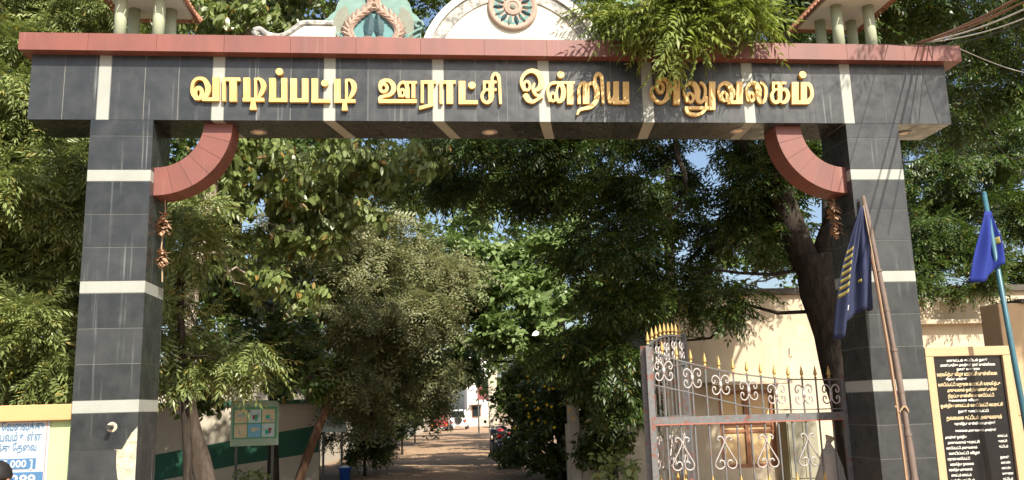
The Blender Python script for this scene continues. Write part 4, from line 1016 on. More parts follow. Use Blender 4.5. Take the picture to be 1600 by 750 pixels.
# ================================================================== VEHICLES AND PEOPLE DOWN THE LANE
def wheel(g, x, y, r, w):
    o = MB().lathe([(r*.6, -w/2), (r*.95, -w/2), (r, -w/3), (r, w/3), (r*.95, w/2), (r*.6, w/2)], (x, y, r), 20, 'x').build('wheel', 'rubber', g, local=True)
    MB().lathe([(r*.58, -w/2-.004), (r*.3, -w/2-.02), (r*.3, w/2+.02), (r*.58, w/2+.004)], (x, y, r), 14, 'x').build('rim', 'chrome', o, local=True)
def car(label, loc, rot, paint, kind):
    g = thing('parked_car', label, 'car', loc, rot, 'vehicles parked down the lane')
    if kind == 'hatch': Lh, Wd, belt, roof, r = 3.7, 1.58, .88, 1.45, .28
    else: Lh, Wd, belt, roof, r = 4.2, 1.70, 1.08, 1.90, .35
    b0 = .20 if kind == 'hatch' else .32
    h = Lh/2
    if kind == 'hatch':
        low = [(-h, b0+.12), (-h+.12, b0), (h-.12, b0), (h, b0+.14), (h-.05, .66), (h-.95, belt), (-h+.12, belt+.04), (-h, belt-.06)]
        cab = [(-h+.10, belt+.03), (h-1.0, belt), (h-1.65, roof-.05), (h-1.95, roof), (-h+.55, roof), (-h+.38, roof-.06)]
    else:
        low = [(-h, b0+.05), (-h+.05, b0), (h-.1, b0), (h, b0+.1), (h, .95), (h-1.15, belt), (-h, belt)]
        cab = [(-h, belt-.005), (h-1.2, belt-.005), (h-1.55, roof-.05), (h-1.75, roof), (-h+.10, roof), (-h+.02, roof-.08)]
    body = MB().prismx(low, -Wd/2, Wd/2).build('body', paint, g, local=True, bevel=.05)
    mb = MB(); n = len(cab)
    for s in (-1, 1): mb.v += [(s*(Wd/2-.05-(.12 if z > belt+.2 else 0)), y, z) for y, z in cab]
    mb.f = [tuple(range(n-1, -1, -1)), tuple(range(n, 2*n))]+[(i, (i+1) % n, (i+1) % n+n, i+n) for i in range(n)]
    cb = mb.build('cabin', paint, g, local=True, bevel=.035)
    MB().add([(-Wd/2+.20, -h+(.155 if kind == 'hatch' else -.012), belt+.09), (Wd/2-.20, -h+(.155 if kind == 'hatch' else -.012), belt+.09),
              (Wd/2-.26, -h+(.365 if kind == 'hatch' else .012), roof-.12), (-Wd/2+.26, -h+(.365 if kind == 'hatch' else .012), roof-.12)], [(0, 1, 2, 3)]).build('rear_window', 'glass_dark', cb, local=True)
    for s in (-1, 1):
        for y0, y1 in ((-h+.62, -.25), (-.15, h-1.75)):
            xx = s*(Wd/2-.055)
            MB().add([(xx+s*.006, y0, belt+.10), (xx+s*.006, y1, belt+.10), (s*(Wd/2-.165), y1-.05, roof-.12), (s*(Wd/2-.165), y0+.08, roof-.12)], [(0, 1, 2, 3)]).build('side_window', 'glass_dark', cb, local=True)
        MB().box(s*(Wd/2-.14)-.09, s*(Wd/2-.14)+.09, -h-.012, -h+.05, belt-.28, belt-.08).build('tail_light', 'lamp_red', g, local=True, bevel=.01)
        MB().box(s*(Wd/2-.14)-.09, s*(Wd/2-.14)+.09, -h-.013, -h+.05, belt-.36, belt-.285).build('indicator', 'lamp_amber', g, local=True)
        for y in (-h+.72, h-.75): wheel(g, s*(Wd/2-.09), y, r, .19)
        MB().box(s*(Wd/2+.07)-.07, s*(Wd/2+.07)+.07, h-1.35, h-1.25, belt+.02, belt+.14).build('wing_mirror', 'car_black', g, local=True, bevel=.01)
    MB().box(-Wd/2+.02, Wd/2-.02, -h-.07, -h+.04, b0+.02, b0+.20).build('bumper', 'car_black' if kind == 'hatch' else 'car_white', g, local=True, bevel=.02)
    MB().box(-.25, .25, -h-.085, -h-.071, b0+.05, b0+.17).build('number_plate', 'paper_white', g, local=True)
    if kind != 'hatch':
        sp = MB().lathe([(.02, -h-.22), (.30, -h-.22), (.345, -h-.18), (.345, -h-.02)], (.08, 0, .92), 22, 'y').build('spare_wheel', 'rubber', g, local=True)
        MB().box(-.55, .55, -1.6, .6, roof+.03, roof+.05).build('roof_rack', 'steel_post', g, local=True)
    return g
y1 = 74.0; car('red hatchback parked at the far left of the lane', (1.30, y1, gz(y1)), .03, 'car_red', 'hatch')
y2 = 78.5; car('white jeep with spare wheel on its back door parked beyond the red car', (3.35, y2, gz(y2)), -.10, 'car_white', 'jeep')
def bike(label, loc, rot, tank):
    g = thing('motorcycle', label, 'motorcycle', loc, rot, 'motorcycles parked along the lane')
    for y in (-.62, .64):
        o = MB().tube([(0, y+.27*math.cos(a), .30+.27*math.sin(a)) for a in np.linspace(0, 2*PI, 25)], .042, 7).build('wheel', 'rubber', g, local=True)
        mb = MB()
        for a in np.linspace(0, PI, 6)[:-1]: mb.tube([(0, y-.25*math.cos(a), .30-.25*math.sin(a)), (0, y+.25*math.cos(a), .30+.25*math.sin(a))], .006, 4)
        mb.build('spokes', 'chrome', o, local=True)
    MB().tube([(0, .20, .34), (0, -.15, .30), (0, -.55, .62), (0, .42, .80), (0, .20, .34)], .026, 7).build('frame', 'car_black', g, local=True)
    MB().box(-.13, .13, -.12, .26, .24, .52).build('engine', 'steel_post', g, local=True, bevel=.04)
    V, Fc = _ell((0, .22, .82), (.13, .28, .11)); MB().add(V, Fc).build('fuel_tank', tank, g, local=True, smooth=True)
    MB().prismx([(-.72, .76), (-.70, .84), (-.05, .82), (.02, .74), (-.30, .72)], -.12, .12).build('seat', 'car_black', g, local=True, bevel=.03)
    MB().tube([(-.07, .64, .30), (-.07, .46, .92)], .022, 7).tube([(.07, .64, .30), (.07, .46, .92)], .022, 7).build('fork', 'chrome', g, local=True)
    MB().tube([(-.36, .30, 1.02), (-.12, .42, 1.0), (.12, .42, 1.0), (.36, .30, 1.02)], .014, 6).build('handlebar', 'car_black', g, local=True)
    MB().lathe([(.03, .40), (.09, .46), (.085, .54), (.03, .55)], (0, 0, .88), 12, 'y').build('headlight', 'chrome', g, local=True)
    MB().box(-.08, .08, -.80, -.76, .70, .78).build('tail_light', 'lamp_red', g, local=True)
    MB().box(-.10, .10, -.845, -.835, .50, .64).build('number_plate', 'paper_white', g, local=True)
    MB().prismx([(-.86, .52), (-.84, .62), (-.62, .72), (-.40, .64), (-.42, .61), (-.62, .68)], -.07, .07).build('mudguard', 'car_black', g, local=True)
    MB().tube([(.14, .05, .28), (.15, -.35, .27), (.16, -.75, .36)], [.03, .04, .045], 8).build('exhaust', 'chrome', g, local=True)
    for s in (-1, 1):
        MB().tube([(s*.2, .38, 1.02), (s*.26, .34, 1.16)], .006, 5).lathe([(.03, .32), (.055, .335), (.05, .345)], (s*.27, 0, 1.19), 10, 'y').build('mirror', 'car_black', g, local=True)
bike('black motorcycle with a white plate at the right edge of the lane', (2.30, 20.6, gz(20.6)), .10, 'car_black')
bike('dark motorcycle parked just beyond the nearest one on the right', (2.75, 23.2, gz(23.2)), .25, 'car_red')
bike('motorcycle parked farther up the lane beside the red lane sign', (3.2, 27.0, gz(27.0)), .15, 'car_black')
bike('motorcycle standing between the red car and the white jeep', (2.35, 71.5, gz(71.5)), .1, 'car_black')
person('person', 'man in a pale shirt and dark trousers standing at the left of the lane', (-1.33, 32.6, gz(32.6)), .4, False, 'cloth_pale', 'cloth_dark')

FB2 = thing('far_building', 'white two storey building at the far end of the lane', 'building', (6, 97, gz(97)))
g0 = gz(97)
MB().box(5.0, 8.6, 96, 104, g0-.3, 8.5).build('wall', 'white_paint', FB2)
MB().box(4.7, 8.9, 95.6, 104.3, 8.501, 8.8).build('roof_slab', 'coping_dark', FB2)
for k in range(1):
    for z0 in (g0+1.0, 5.0):
        wn = MB().box(5.5+k*3.6, 6.6+k*3.6, 95.93, 95.997, z0, z0+1.4).build('window', 'wood_brown', FB2)
        MB().box(5.6+k*3.6, 6.5+k*3.6, 95.90, 95.929, z0+.1, z0+1.3).build('pane', 'glass_dark', wn)
        MB().box(5.3+k*3.6, 6.8+k*3.6, 95.3, 95.995, z0+1.5, z0+1.62).build('sunshade', 'white_paint', FB2)
MB().box(6.2, 8.2, 94.2, 94.9, g0, g0+1.1).build('porch_step', 'wall_cream', FB2)
LP = thing('lane_pillar', 'beige rendered pillar standing right of the far lane', 'pillar', (4.2, 45, gz(45)))
MB().box(3.85, 4.35, 44.7, 45.2, gz(45)-.1, 3.6).build('shaft', 'wall_cream', LP, bevel=.02)
MB().box(3.78, 4.42, 44.63, 45.27, 3.601, 3.75).build('cap', 'wall_cream', LP, bevel=.02)
SP = thing('sign_post', 'thin dark post with a small maroon sign right of the lane', 'sign', (4.02, 58, gz(58)))
MB().tube([(4.02, 58, gz(58)), (4.02, 58, 4.6)], .06, 8).build('post', 'steel_post', SP)
MB().box(3.95, 5.1, 57.9, 57.94, 2.2, 3.2).build('sign_plate', 'board_maroon', SP)
TL = thing('tube_lamp', 'white tube lamp fixed upright on a pole over the right side of the lane', 'lamp', (3.75, 30, gz(30)))
MB().tube([(3.86, 30, gz(30)), (3.86, 30, 5.6)], .05, 8).build('pole', 'steel_post', TL)
MB().tube([(3.74, 29.9, 3.95), (3.74, 29.9, 4.95)], .05, 8).build('tube', 'tube_white', TL)
MB().box(4.0, 4.5, 29.85, 30.1, 4.0, 4.7).build('box', 'wood_panel', TL, bevel=.02)

# cables meeting at the right end of the cornice
CBL = thing('cable_bundle', 'bundle of brown cables and wires running up from the right end of the cornice', 'cable', (5.5, -.05, 5.38))
for k, (p0, p1, r_, m) in enumerate((((5.45,-0.05,5.43), (5.35,-2.20,4.97), .009, 'wire_brown'), ((5.52,-0.05,5.44), (5.53,-2.00,5.17), .014, 'wire_brown'),
        ((5.56,-0.05,5.44), (5.67,-1.80,5.11), .008, 'wire_white'), ((5.60,-0.03,5.45), (5.83,-1.60,5.11), .006, 'wire_white'), ((5.49,-0.05,5.43), (6.19,-1.20,5.53), .007, 'wire_brown'), ((5.61,-0.02,5.47), (6.38,-1.00,5.80), .006, 'wire_brown'))):
    a, c = Vector(p0), Vector(p1)
    MB().tube([tuple(a+(c-a)*t-Vector((0, 0, .03*math.sin(PI*t)*(1+.3*k)))) for t in np.linspace(0, 1, 14)], r_, 6).build('cable', m, CBL)
for k, (p0, p1, sag) in enumerate((((5.91,-0.12,5.34), (9.66,3.00,6.30), .1), ((5.88,-0.12,5.28), (8.10,2.00,4.77), .5), ((5.10,0.00,5.44), (4.66,-3.00,4.37), .12))):
    a, c = Vector(p0), Vector(p1)
    o = MB().tube([tuple(a+(c-a)*t-Vector((0, 0, sag*math.sin(PI*t)))) for t in np.linspace(0, 1, 16)], .005, 5).build('wire', 'wire_white' if k == 0 else 'wire_black', None)
    tag(o, ['pale thin wire running right from the cornice end', 'thin dark wire sagging from the cornice end toward the trees', 'thin dark wire crossing in front of the right kiosk'][k], 'wire')

# ================================================================== FOLIAGE
def rotm(yaw_, pit_, rol_=0):
    cy_, sy, cp, sp, cr, sr = math.cos(yaw_), math.sin(yaw_), math.cos(pit_), math.sin(pit_), math.cos(rol_), math.sin(rol_)
    Rz = np.array([[cy_, -sy, 0], [sy, cy_, 0], [0, 0, 1]]); Ry = np.array([[cp, 0, -sp], [0, 1, 0], [sp, 0, cp]]); Rx = np.array([[1, 0, 0], [0, cr, -sr], [0, sr, cr]])
    return Rz@Ry@Rx
def quad_leaf(base, d, side, nrm, L, Wd, fold=.25):
    m = base+d*L*.45
    return [base, m+side*Wd/2+nrm*Wd*fold, base+d*L-nrm*L*.10, m-side*Wd/2+nrm*Wd*fold]
def hex_leaf(base, d, side, nrm, L, Wd, curl=.18):
    a, c = base+d*L*.30, base+d*L*.70-nrm*L*curl*.4
    return [base, a+side*Wd*.48+nrm*Wd*.14, c+side*Wd*.42+nrm*Wd*.10, base+d*L-nrm*L*curl, c-side*Wd*.42+nrm*Wd*.10, a-side*Wd*.48+nrm*Wd*.14]
def pinnate(rg, L, n, l, w, droop):
    V = []; pts = []
    for i in range(n):
        t = .16+.80*i/(n-1); p_ = np.array([t*L, 0, -droop*t*t*L])
        for s in (-1, 1):
            a = rg.uniform(.8, 1.15)*s; dp = rg.uniform(-.45, .05)
            d = np.array([math.cos(a)*math.cos(dp), math.sin(a)*math.cos(dp), math.sin(dp)-droop*t]); d /= np.linalg.norm(d)
            side = np.cross(d, [0, 0, 1]); side /= np.linalg.norm(side)+1e-9; nr = np.cross(side, d)
            V += quad_leaf(p_, d, side, nr, l*(.65+.5*math.sin(PI*t))*rg.uniform(.85, 1.1), w)
    p_ = np.array([L, 0, -droop*L]); V += quad_leaf(p_, np.array([.85, 0, -.5]), np.array([0, 1, 0.]), np.array([.5, 0, .85]), l, w)
    return V
def proto(kind, seed):
    rg = random.Random(seed); V = []; six = kind in ('ovate', 'broad', 'far')
    if kind in ('neem', 'neem2'):
        nl, n = (6, 7) if kind == 'neem' else (5, 5)
        for k in range(nl):
            P = np.array(pinnate(rg, rg.uniform(.24, .34), n, .088 if kind == 'neem' else .098, .0195 if kind == 'neem' else .027, rg.uniform(.25, .7)))
            V += list(P@rotm(rg.uniform(-1.5, 1.5), rg.uniform(-.5, .6), rg.uniform(-.5, .5)).T)
    elif kind == 'fine':
        for k in range(7):
            P = []
            L = rg.uniform(.16, .26)
            for i in range(6):
                t = i/5
                for s in (-1, 1):
                    d = np.array([.5, s*.8, -.2]); d /= np.linalg.norm(d)
                    P += quad_leaf(np.array([t*L, 0, -.35*t*t*L]), d, np.cross(d, [0, 0, 1.]), np.array([0, 0, 1.]), .060*rg.uniform(.7, 1.2), .021, .1)
            V += list(np.array(P)@rotm(rg.uniform(-1.6, 1.6), rg.uniform(-.8, .7), rg.uniform(-.8, .8)).T)
    elif kind == 'ovate':
        for k in range(9):
            a = rg.uniform(-2.2, 2.2); dp = rg.uniform(-1.25, -.25)
            d = np.array([math.cos(a)*math.cos(dp), math.sin(a)*math.cos(dp), math.sin(dp)]); side = np.array([-math.sin(a), math.cos(a), 0]); side = side*math.cos(.4)+np.cross(d, side)*math.sin(rg.uniform(-.7, .7)); side /= np.linalg.norm(side)
            nr = np.cross(d, side); nr = nr if nr[2] > 0 else -nr
            V += hex_leaf(np.array([rg.uniform(-.02, .16), rg.uniform(-.05, .05), rg.uniform(-.03, .04)]), d, side, nr, rg.uniform(.10, .16), rg.uniform(.045, .065))
    else:
        L0, W0, S = (.13, .085, .12) if kind == 'broad' else (.20, .11, .22)
        for k in range(10):
            a = rg.uniform(-2.6, 2.6); dp = rg.uniform(-.8, .5)
            d = np.array([math.cos(a)*math.cos(dp), math.sin(a)*math.cos(dp), math.sin(dp)]); side = np.cross(d, np.array([rg.uniform(-.4, .4), rg.uniform(-.4, .4), 1])); side /= np.linalg.norm(side)
            nr = np.cross(side, d)
            V += hex_leaf(np.array([rg.uniform(-S, S), rg.uniform(-S, S), rg.uniform(-S, S)*.7]), d, side, nr, L0*rg.uniform(.75, 1.2), W0*rg.uniform(.8, 1.15))
    return np.array(V, dtype=np.float64), (6 if six else 4)
PROTOS = {k: [proto(k, 100*i+7) for i in range(6)] for k in ('neem', 'neem2', 'fine', 'ovate', 'broad', 'far')}
TRIS = [0]
def foliage(name, parent, m, kind, blobs, size=1.0, droop=.25, shell=.45, clump=.21, dens=15):
    """leaf sprays spread through lumpy ellipsoids, one mesh"""
    Ps, Ds = [], []
    for (x, y, z, rx, ry, rz, n) in blobs:
        n = int(n); K = max(4, int(n/dens)); nn = n; n = K
        d = RNG.normal(size=(n, 3)); d /= np.linalg.norm(d, axis=1)[:, None]
        bump = np.ones(n)
        for k in range(5):
            c = RNG.normal(size=3); c /= np.linalg.norm(c); bump += .38*RNG.uniform(-.6, 1)*np.exp(-((1-d@c)/.28))
        r = (shell+(1-shell)*RNG.random(n)**.7)*bump
        stray = RNG.random(n) < .07; r[stray] *= RNG.uniform(1.05, 1.35, stray.sum())
        cen = np.array([x, y, z])+d*r[:, None]*np.array([rx, ry, rz])
        own = RNG.integers(0, K, nn); n = nn; off = RNG.normal(size=(n, 3))*np.array([1, 1, .62])*clump*min(1.5, max(.6, (rx*ry*rz)**(1/3)/.9))
        Ps.append(cen[own]+off)
        d = d[own]+off/clump*.5
        dd = d*np.array([1, 1, .55])+RNG.normal(size=(n, 3))*.55; dd[:, 2] -= droop; Ds.append(dd)
    P = np.concatenate(Ps); Dv = np.concatenate(Ds); Dv /= np.linalg.norm(Dv, axis=1)[:, None]
    keep = P[:, 2] > .06; P, Dv = P[keep], Dv[keep]
    N = len(P); X = Dv; upv = np.tile([0, 0, 1.0], (N, 1))+RNG.normal(size=(N, 3))*.25
    Yv = np.cross(upv, X); Yv /= np.linalg.norm(Yv, axis=1)[:, None]+1e-9; Zv = np.cross(X, Yv)
    M = np.stack([X, Yv, Zv], 2)*(size*RNG.uniform(.62, 1.45, N))[:, None, None]
    which = RNG.integers(0, 6, N); allv = []
    for k in range(6):
        PV, q = PROTOS[kind][k]; idx = np.where(which == k)[0]
        if len(idx): allv.append((np.einsum('nij,vj->nvi', M[idx], PV)+P[idx][:, None, :]).reshape(-1, 3))
    V = np.concatenate(allv)-np.array(wloc(parent)); nf = len(V)//q
    me = bpy.data.meshes.new(name)
    me.vertices.add(len(V)); me.vertices.foreach_set('co', V.astype(np.float32).ravel())
    me.loops.add(len(V)); me.loops.foreach_set('vertex_index', np.arange(len(V), dtype=np.int32))
    me.polygons.add(nf); me.polygons.foreach_set('loop_start', np.arange(0, len(V), q, dtype=np.int32))
    me.update(calc_edges=True); TRIS[0] += nf*(q-2)
    return link(name, me, m, parent)
def branch(mb, p0, p1, r0, r1, rg, n=6, jit=.08, sag=.0, sides=7):
    a, c = Vector(p0), Vector(p1); L = (c-a).length; pts = []; rr = []
    for i in range(n+1):
        t = i/n; j = Vector((rg.gauss(0, 1), rg.gauss(0, 1), rg.gauss(0, 1)))*jit*L*math.sin(PI*t)*.5
        pts.append(a+(c-a)*t+j+Vector((0, 0, sag*L*math.sin(PI*t)))); rr.append(r0+(r1-r0)*t)
    mb.tube(pts, rr, sides); return pts
def tree(name, label, trunk, bl, kind, m, bk, cat='tree', seed=1, size=1.0, droop=.25, group=None, limbs=(), shell=.45, twigs=5, crownname='crown'):
    """trunk: (x,y,z,r) points from the root up; bl: crown lumps; a limb reaches every lump"""
    rg = random.Random(seed); t0 = trunk[0]
    g = thing(name, label, cat, (t0[0], t0[1], t0[2]), 0, group)
    mb = MB(); tr = [tuple(q) for q in crom(trunk, 4)]
    rads = [q[3]*(1+.07*math.sin(i*1.7)) for i, q in enumerate(tr)]; rads[0] *= 1.15
    mb.tube([q[:3] for q in tr], rads, 12)
    nodes = [(Vector(q[:3]), q[3]) for q in tr[len(tr)//3:]]
    for lb in limbs:
        lt = [tuple(q) for q in crom(lb, 3)]; mb.tube([q[:3] for q in lt], [q[3] for q in lt], 9); nodes += [(Vector(q[:3]), q[3]) for q in lt]
    for (x, y, z, rx, ry, rz, n) in bl:
        c = Vector((x, y, z)); cand = [q for q in nodes if q[0].z < z+.8*rz+.3] or nodes
        p0, r0 = min(cand, key=lambda q: (q[0]-c).length); r_ = min(r0*.5, .010+.011*(rx+ry+rz))
        pts = branch(mb, p0, c, r_, r_*.4, rg, 6, .10, .04)
        for k in range(twigs):
            d = Vector((rg.gauss(0, 1), rg.gauss(0, 1), rg.gauss(0, .8))).normalized()
            branch(mb, pts[rg.choice((3, 4, 5, 6))], c+Vector((d.x*rx, d.y*ry, d.z*rz))*.85, r_*.32, .005, rg, 4, .14, .03, 5)
        nodes += [(q, r_*.6) for q in pts[2:]]
    mb.build('trunk', bk, g, smooth=True, fix=False)
    foliage(crownname, g, m, kind, bl, size, droop, shell)
    return g

# ---- left of the gateway
tree('neem_tree', 'bright green neem tree left of the left column behind the light green wall',
     [(-6.2, 2.6, 0, .20), (-6.1, 2.6, 2.0, .17), (-5.9, 2.5, 4.5, .14), (-5.7, 2.5, 7.0, .09)],
     [(-5.51,3.00,7.13,0.68,0.90,0.43,150), (-4.84,3.40,7.24,0.62,0.90,0.53,150), (-5.03,3.00,6.12,0.51,0.80,0.47,120), (-5.20,2.40,5.46,0.57,0.80,0.49,130), (-4.56,2.60,5.15,0.58,0.80,0.37,110),
      (-4.70,1.80,4.31,0.65,0.70,0.46,190), (-4.31,2.40,4.14,0.40,0.70,0.57,110), (-4.77,2.40,3.70,0.65,0.70,0.32,100), (-4.43,1.50,2.42,0.56,0.60,0.48,190), (-4.58,2.80,3.07,0.50,0.70,0.50,110), (-4.45,2.60,2.18,0.41,0.60,0.41,100),
      (-5.56,2.40,3.43,0.73,0.90,1.21,200), (-6.24,3.00,6.11,0.77,0.90,1.28,160)],
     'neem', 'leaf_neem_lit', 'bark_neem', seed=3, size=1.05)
tree('mango_tree', 'dark leafy tree behind the left neem, seen under the beam end',
     [(-9.5, 9, 0, .25), (-9.4, 9, 3, .2), (-9.2, 9, 6, .15)],
     [(-7.41,9.00,3.75,1.94,1.60,1.55,420), (-7.22,9.00,6.17,1.94,1.60,1.55,420), (-8.24,9.50,9.07,1.86,1.60,1.46,330), (-6.74,10.00,9.00,1.50,1.60,1.91,300), (-6.03,11.00,4.80,1.73,1.50,2.45,330), (-6.89,8.00,2.24,1.71,1.20,0.85,260)],
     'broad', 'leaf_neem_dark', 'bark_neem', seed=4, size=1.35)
# ---- behind the gateway, left
tree('drooping_tree', 'pale barked tree with drooping light green leaves rising behind the left of the beam',
     [(-2.88, 4.0, 0, .135), (-2.98, 4.0, .75, .13), (-3.30, 4.0, 2.05, .12), (-3.2, 4.0, 3.9, .105), (-2.9, 4.4, 6.2, .10), (-2.6, 4.8, 8.2, .07)],
     [(-3.69,5.00,8.08,0.70,0.90,0.60,210), (-2.79,5.00,8.15,0.80,0.90,0.60,260), (-1.89,5.20,8.32,0.71,0.90,0.61,230), (-2.83,4.60,5.53,0.73,0.80,0.49,150), (-1.92,5.00,5.34,0.80,0.80,0.55,170), (-3.23,4.80,4.88,0.69,0.70,0.44,120),
      (-2.43,5.20,4.55,0.81,0.80,0.46,150), (-1.17,5.60,5.72,0.73,0.80,0.52,130), (-1.60,5.80,4.79,0.63,0.80,0.48,110), (-1.09,6.00,5.16,0.59,0.80,0.64,100), (-0.44,6.00,6.07,0.75,0.90,0.48,110), (-2.64,5.40,3.67,0.62,0.70,0.41,80), (-2.63,6.00,7.21,1.72,1.00,0.75,200)],
     'ovate', 'leaf_ovate', 'bark_pale', seed=5, size=1.1, droop=.5)
tree('neem_sapling', 'young neem with bright feathery leaves just inside the left column',
     [(-2.75, 2.4, 0, .06), (-2.85, 2.4, 1.5, .05), (-2.95, 2.3, 3.0, .04), (-2.9, 2.3, 4.0, .025)],
     [(-2.96,2.30,3.70,0.36,0.45,0.28,34), (-2.94,2.20,2.97,0.32,0.45,0.40,36), (-2.48,2.20,2.27,0.38,0.42,0.21,34), (-3.00,2.40,2.29,0.26,0.40,0.32,26), (-2.94,2.60,4.17,0.37,0.45,0.33,30)],
     'neem', 'leaf_neem_lit', 'bark_neem', seed=6, size=1.0)
tree('slender_tree', 'slender dark trunk with a dark leafy crown behind the green notice board',
     [(-3.2, 10.9, 0, .12), (-3.25, 10.9, 2.0, .105), (-3.35, 10.8, 4.6, .095), (-3.2, 10.4, 7.5, .07)],
     [(-3.23,8.00,3.69,0.85,0.80,0.73,120), (-3.01,8.20,2.74,0.74,0.70,0.56,90), (-3.99,8.80,3.42,0.77,0.70,0.77,100), (-2.42,9.00,2.91,0.71,0.70,0.65,80), (-4.81,9.50,7.54,1.99,1.30,1.20,260), (-2.57,9.50,7.84,1.99,1.30,1.20,260), (-4.62,9.60,2.23,0.67,0.60,0.60,90), (-2.73,10.40,2.34,0.56,0.60,0.49,70), (-3.97,9.40,2.71,0.79,0.60,0.40,70)],
     'broad', 'leaf_neem_dark', 'bark_neem', seed=8, size=1.0)
tree('leaning_tree', 'leaning reddish trunk with fine olive foliage left of the lane',
     [(-2.85, 12.0, 0, .11), (-2.62, 12.0, .7, .10), (-1.85, 12.2, 2.8, .085), (-1.55, 12.6, 4.5, .07), (-1.5, 13.0, 6.0, .05)],
     [(-2.48,12.50,5.00,1.24,1.00,0.93,190), (-1.44,13.00,5.55,1.27,1.00,0.95,190), (-0.35,13.50,4.97,1.14,1.00,0.97,170), (-2.91,12.50,3.77,0.93,0.90,0.93,140), (-1.53,12.20,3.87,1.22,1.00,0.92,210), (-0.35,13.00,3.62,1.11,1.00,0.95,180),
      (-1.12,13.00,2.55,1.11,1.00,0.79,180), (-0.21,14.00,2.40,0.91,0.90,0.83,130), (-2.10,12.00,2.67,0.76,0.80,0.68,110), (-1.59,13.20,1.64,0.88,0.70,0.48,110), (-2.67,14.00,6.51,1.49,1.10,0.66,150), (-3.70,13.50,5.17,1.14,1.00,1.30,150)],
     'fine', 'leaf_fine', 'bark_red', seed=9, size=1.85, droop=.5, twigs=8)
tree('lane_shrub', 'low green shrub at the left edge of the lane near the blue bin',
     [(-1.5, 14.2, 0, .04), (-1.5, 14.2, .5, .03), (-1.45, 14.2, 1.0, .02)],
     [(-1.43,14.20,0.85,0.67,0.50,0.42,60), (-1.92,14.40,1.17,0.59,0.50,0.42,50), (-1.11,16.00,1.03,0.54,0.50,0.45,50)],
     'neem2', 'leaf_shrub', 'bark_neem', cat='shrub', seed=10, size=.9, crownname='foliage')
tree('weed', 'small yellow green weed under the green notice board', [(-3.5, 9.7, 0, .015), (-3.5, 9.7, .25, .012), (-3.48, 9.7, .5, .008)],
     [(-3.47,9.70,0.42,0.38,0.25,0.16,14)], 'broad', 'leaf_neem_lit', 'bark_neem', cat='plant', seed=31, size=.7, crownname='foliage', twigs=3)
for i, (lab, bs) in enumerate((('dark shrub hanging over the left lane edge beyond the blue bin', [(-1.24,19.00,1.34,0.69,0.70,0.61,90), (-1.67,18.00,1.65,0.59,0.70,0.59,80)]),
                            ('leafy shrub against the lane wall just before the standing man', [(-0.87,26.00,1.38,0.61,0.80,0.61,80), (-1.22,25.00,1.87,0.64,0.80,0.64,80)]),
                            ('farthest shrub on the left of the lane, short of the red car', [(-0.53,40.00,1.34,0.64,0.90,0.57,80), (-0.84,42.00,1.91,0.82,0.90,0.59,80)]))):
    c = bs[0]
    tree('lane_shrub', lab, [(c[0], c[1], gz(c[1]), .04), (c[0], c[1], .5, .035), (c[0], c[1], 1.0, .03)], bs, 'broad', 'leaf_shrub', 'bark_neem', cat='shrub', seed=60+i, size=1.1, group='shrubs along the left lane edge', crownname='foliage')
# ---- behind the gateway, centre and right
tree('broadleaf_tree', 'bright broad leaved tree over the middle of the lane',
     [(4.2, 17.5, 0, .20), (4.1, 17.4, 2.2, .17), (3.6, 17.0, 4.2, .14), (2.9, 16.4, 6.0, .10)],
     [(1.37,16.40,6.04,1.10,0.80,0.66,170), (2.85,16.20,6.18,1.18,0.80,0.66,200), (4.22,16.00,5.94,1.08,0.80,0.65,170), (1.92,15.40,4.78,1.14,0.80,0.63,200), (3.33,15.20,4.82,1.14,0.80,0.63,210), (4.66,15.60,4.76,0.80,0.70,0.71,130),
      (1.12,15.80,3.85,0.98,0.80,0.61,150), (2.47,15.00,3.58,1.13,0.80,0.59,190), (3.81,15.20,3.39,0.96,0.80,0.63,150), (0.53,16.80,4.89,0.84,0.80,0.67,110), (2.54,17.50,7.53,2.49,1.10,0.77,230), (0.97,17.00,2.76,0.85,0.80,0.53,90), (3.30,15.60,2.46,0.89,0.70,0.46,110)],
     'broad', 'leaf_broad', 'bark_neem', seed=12, size=1.35)
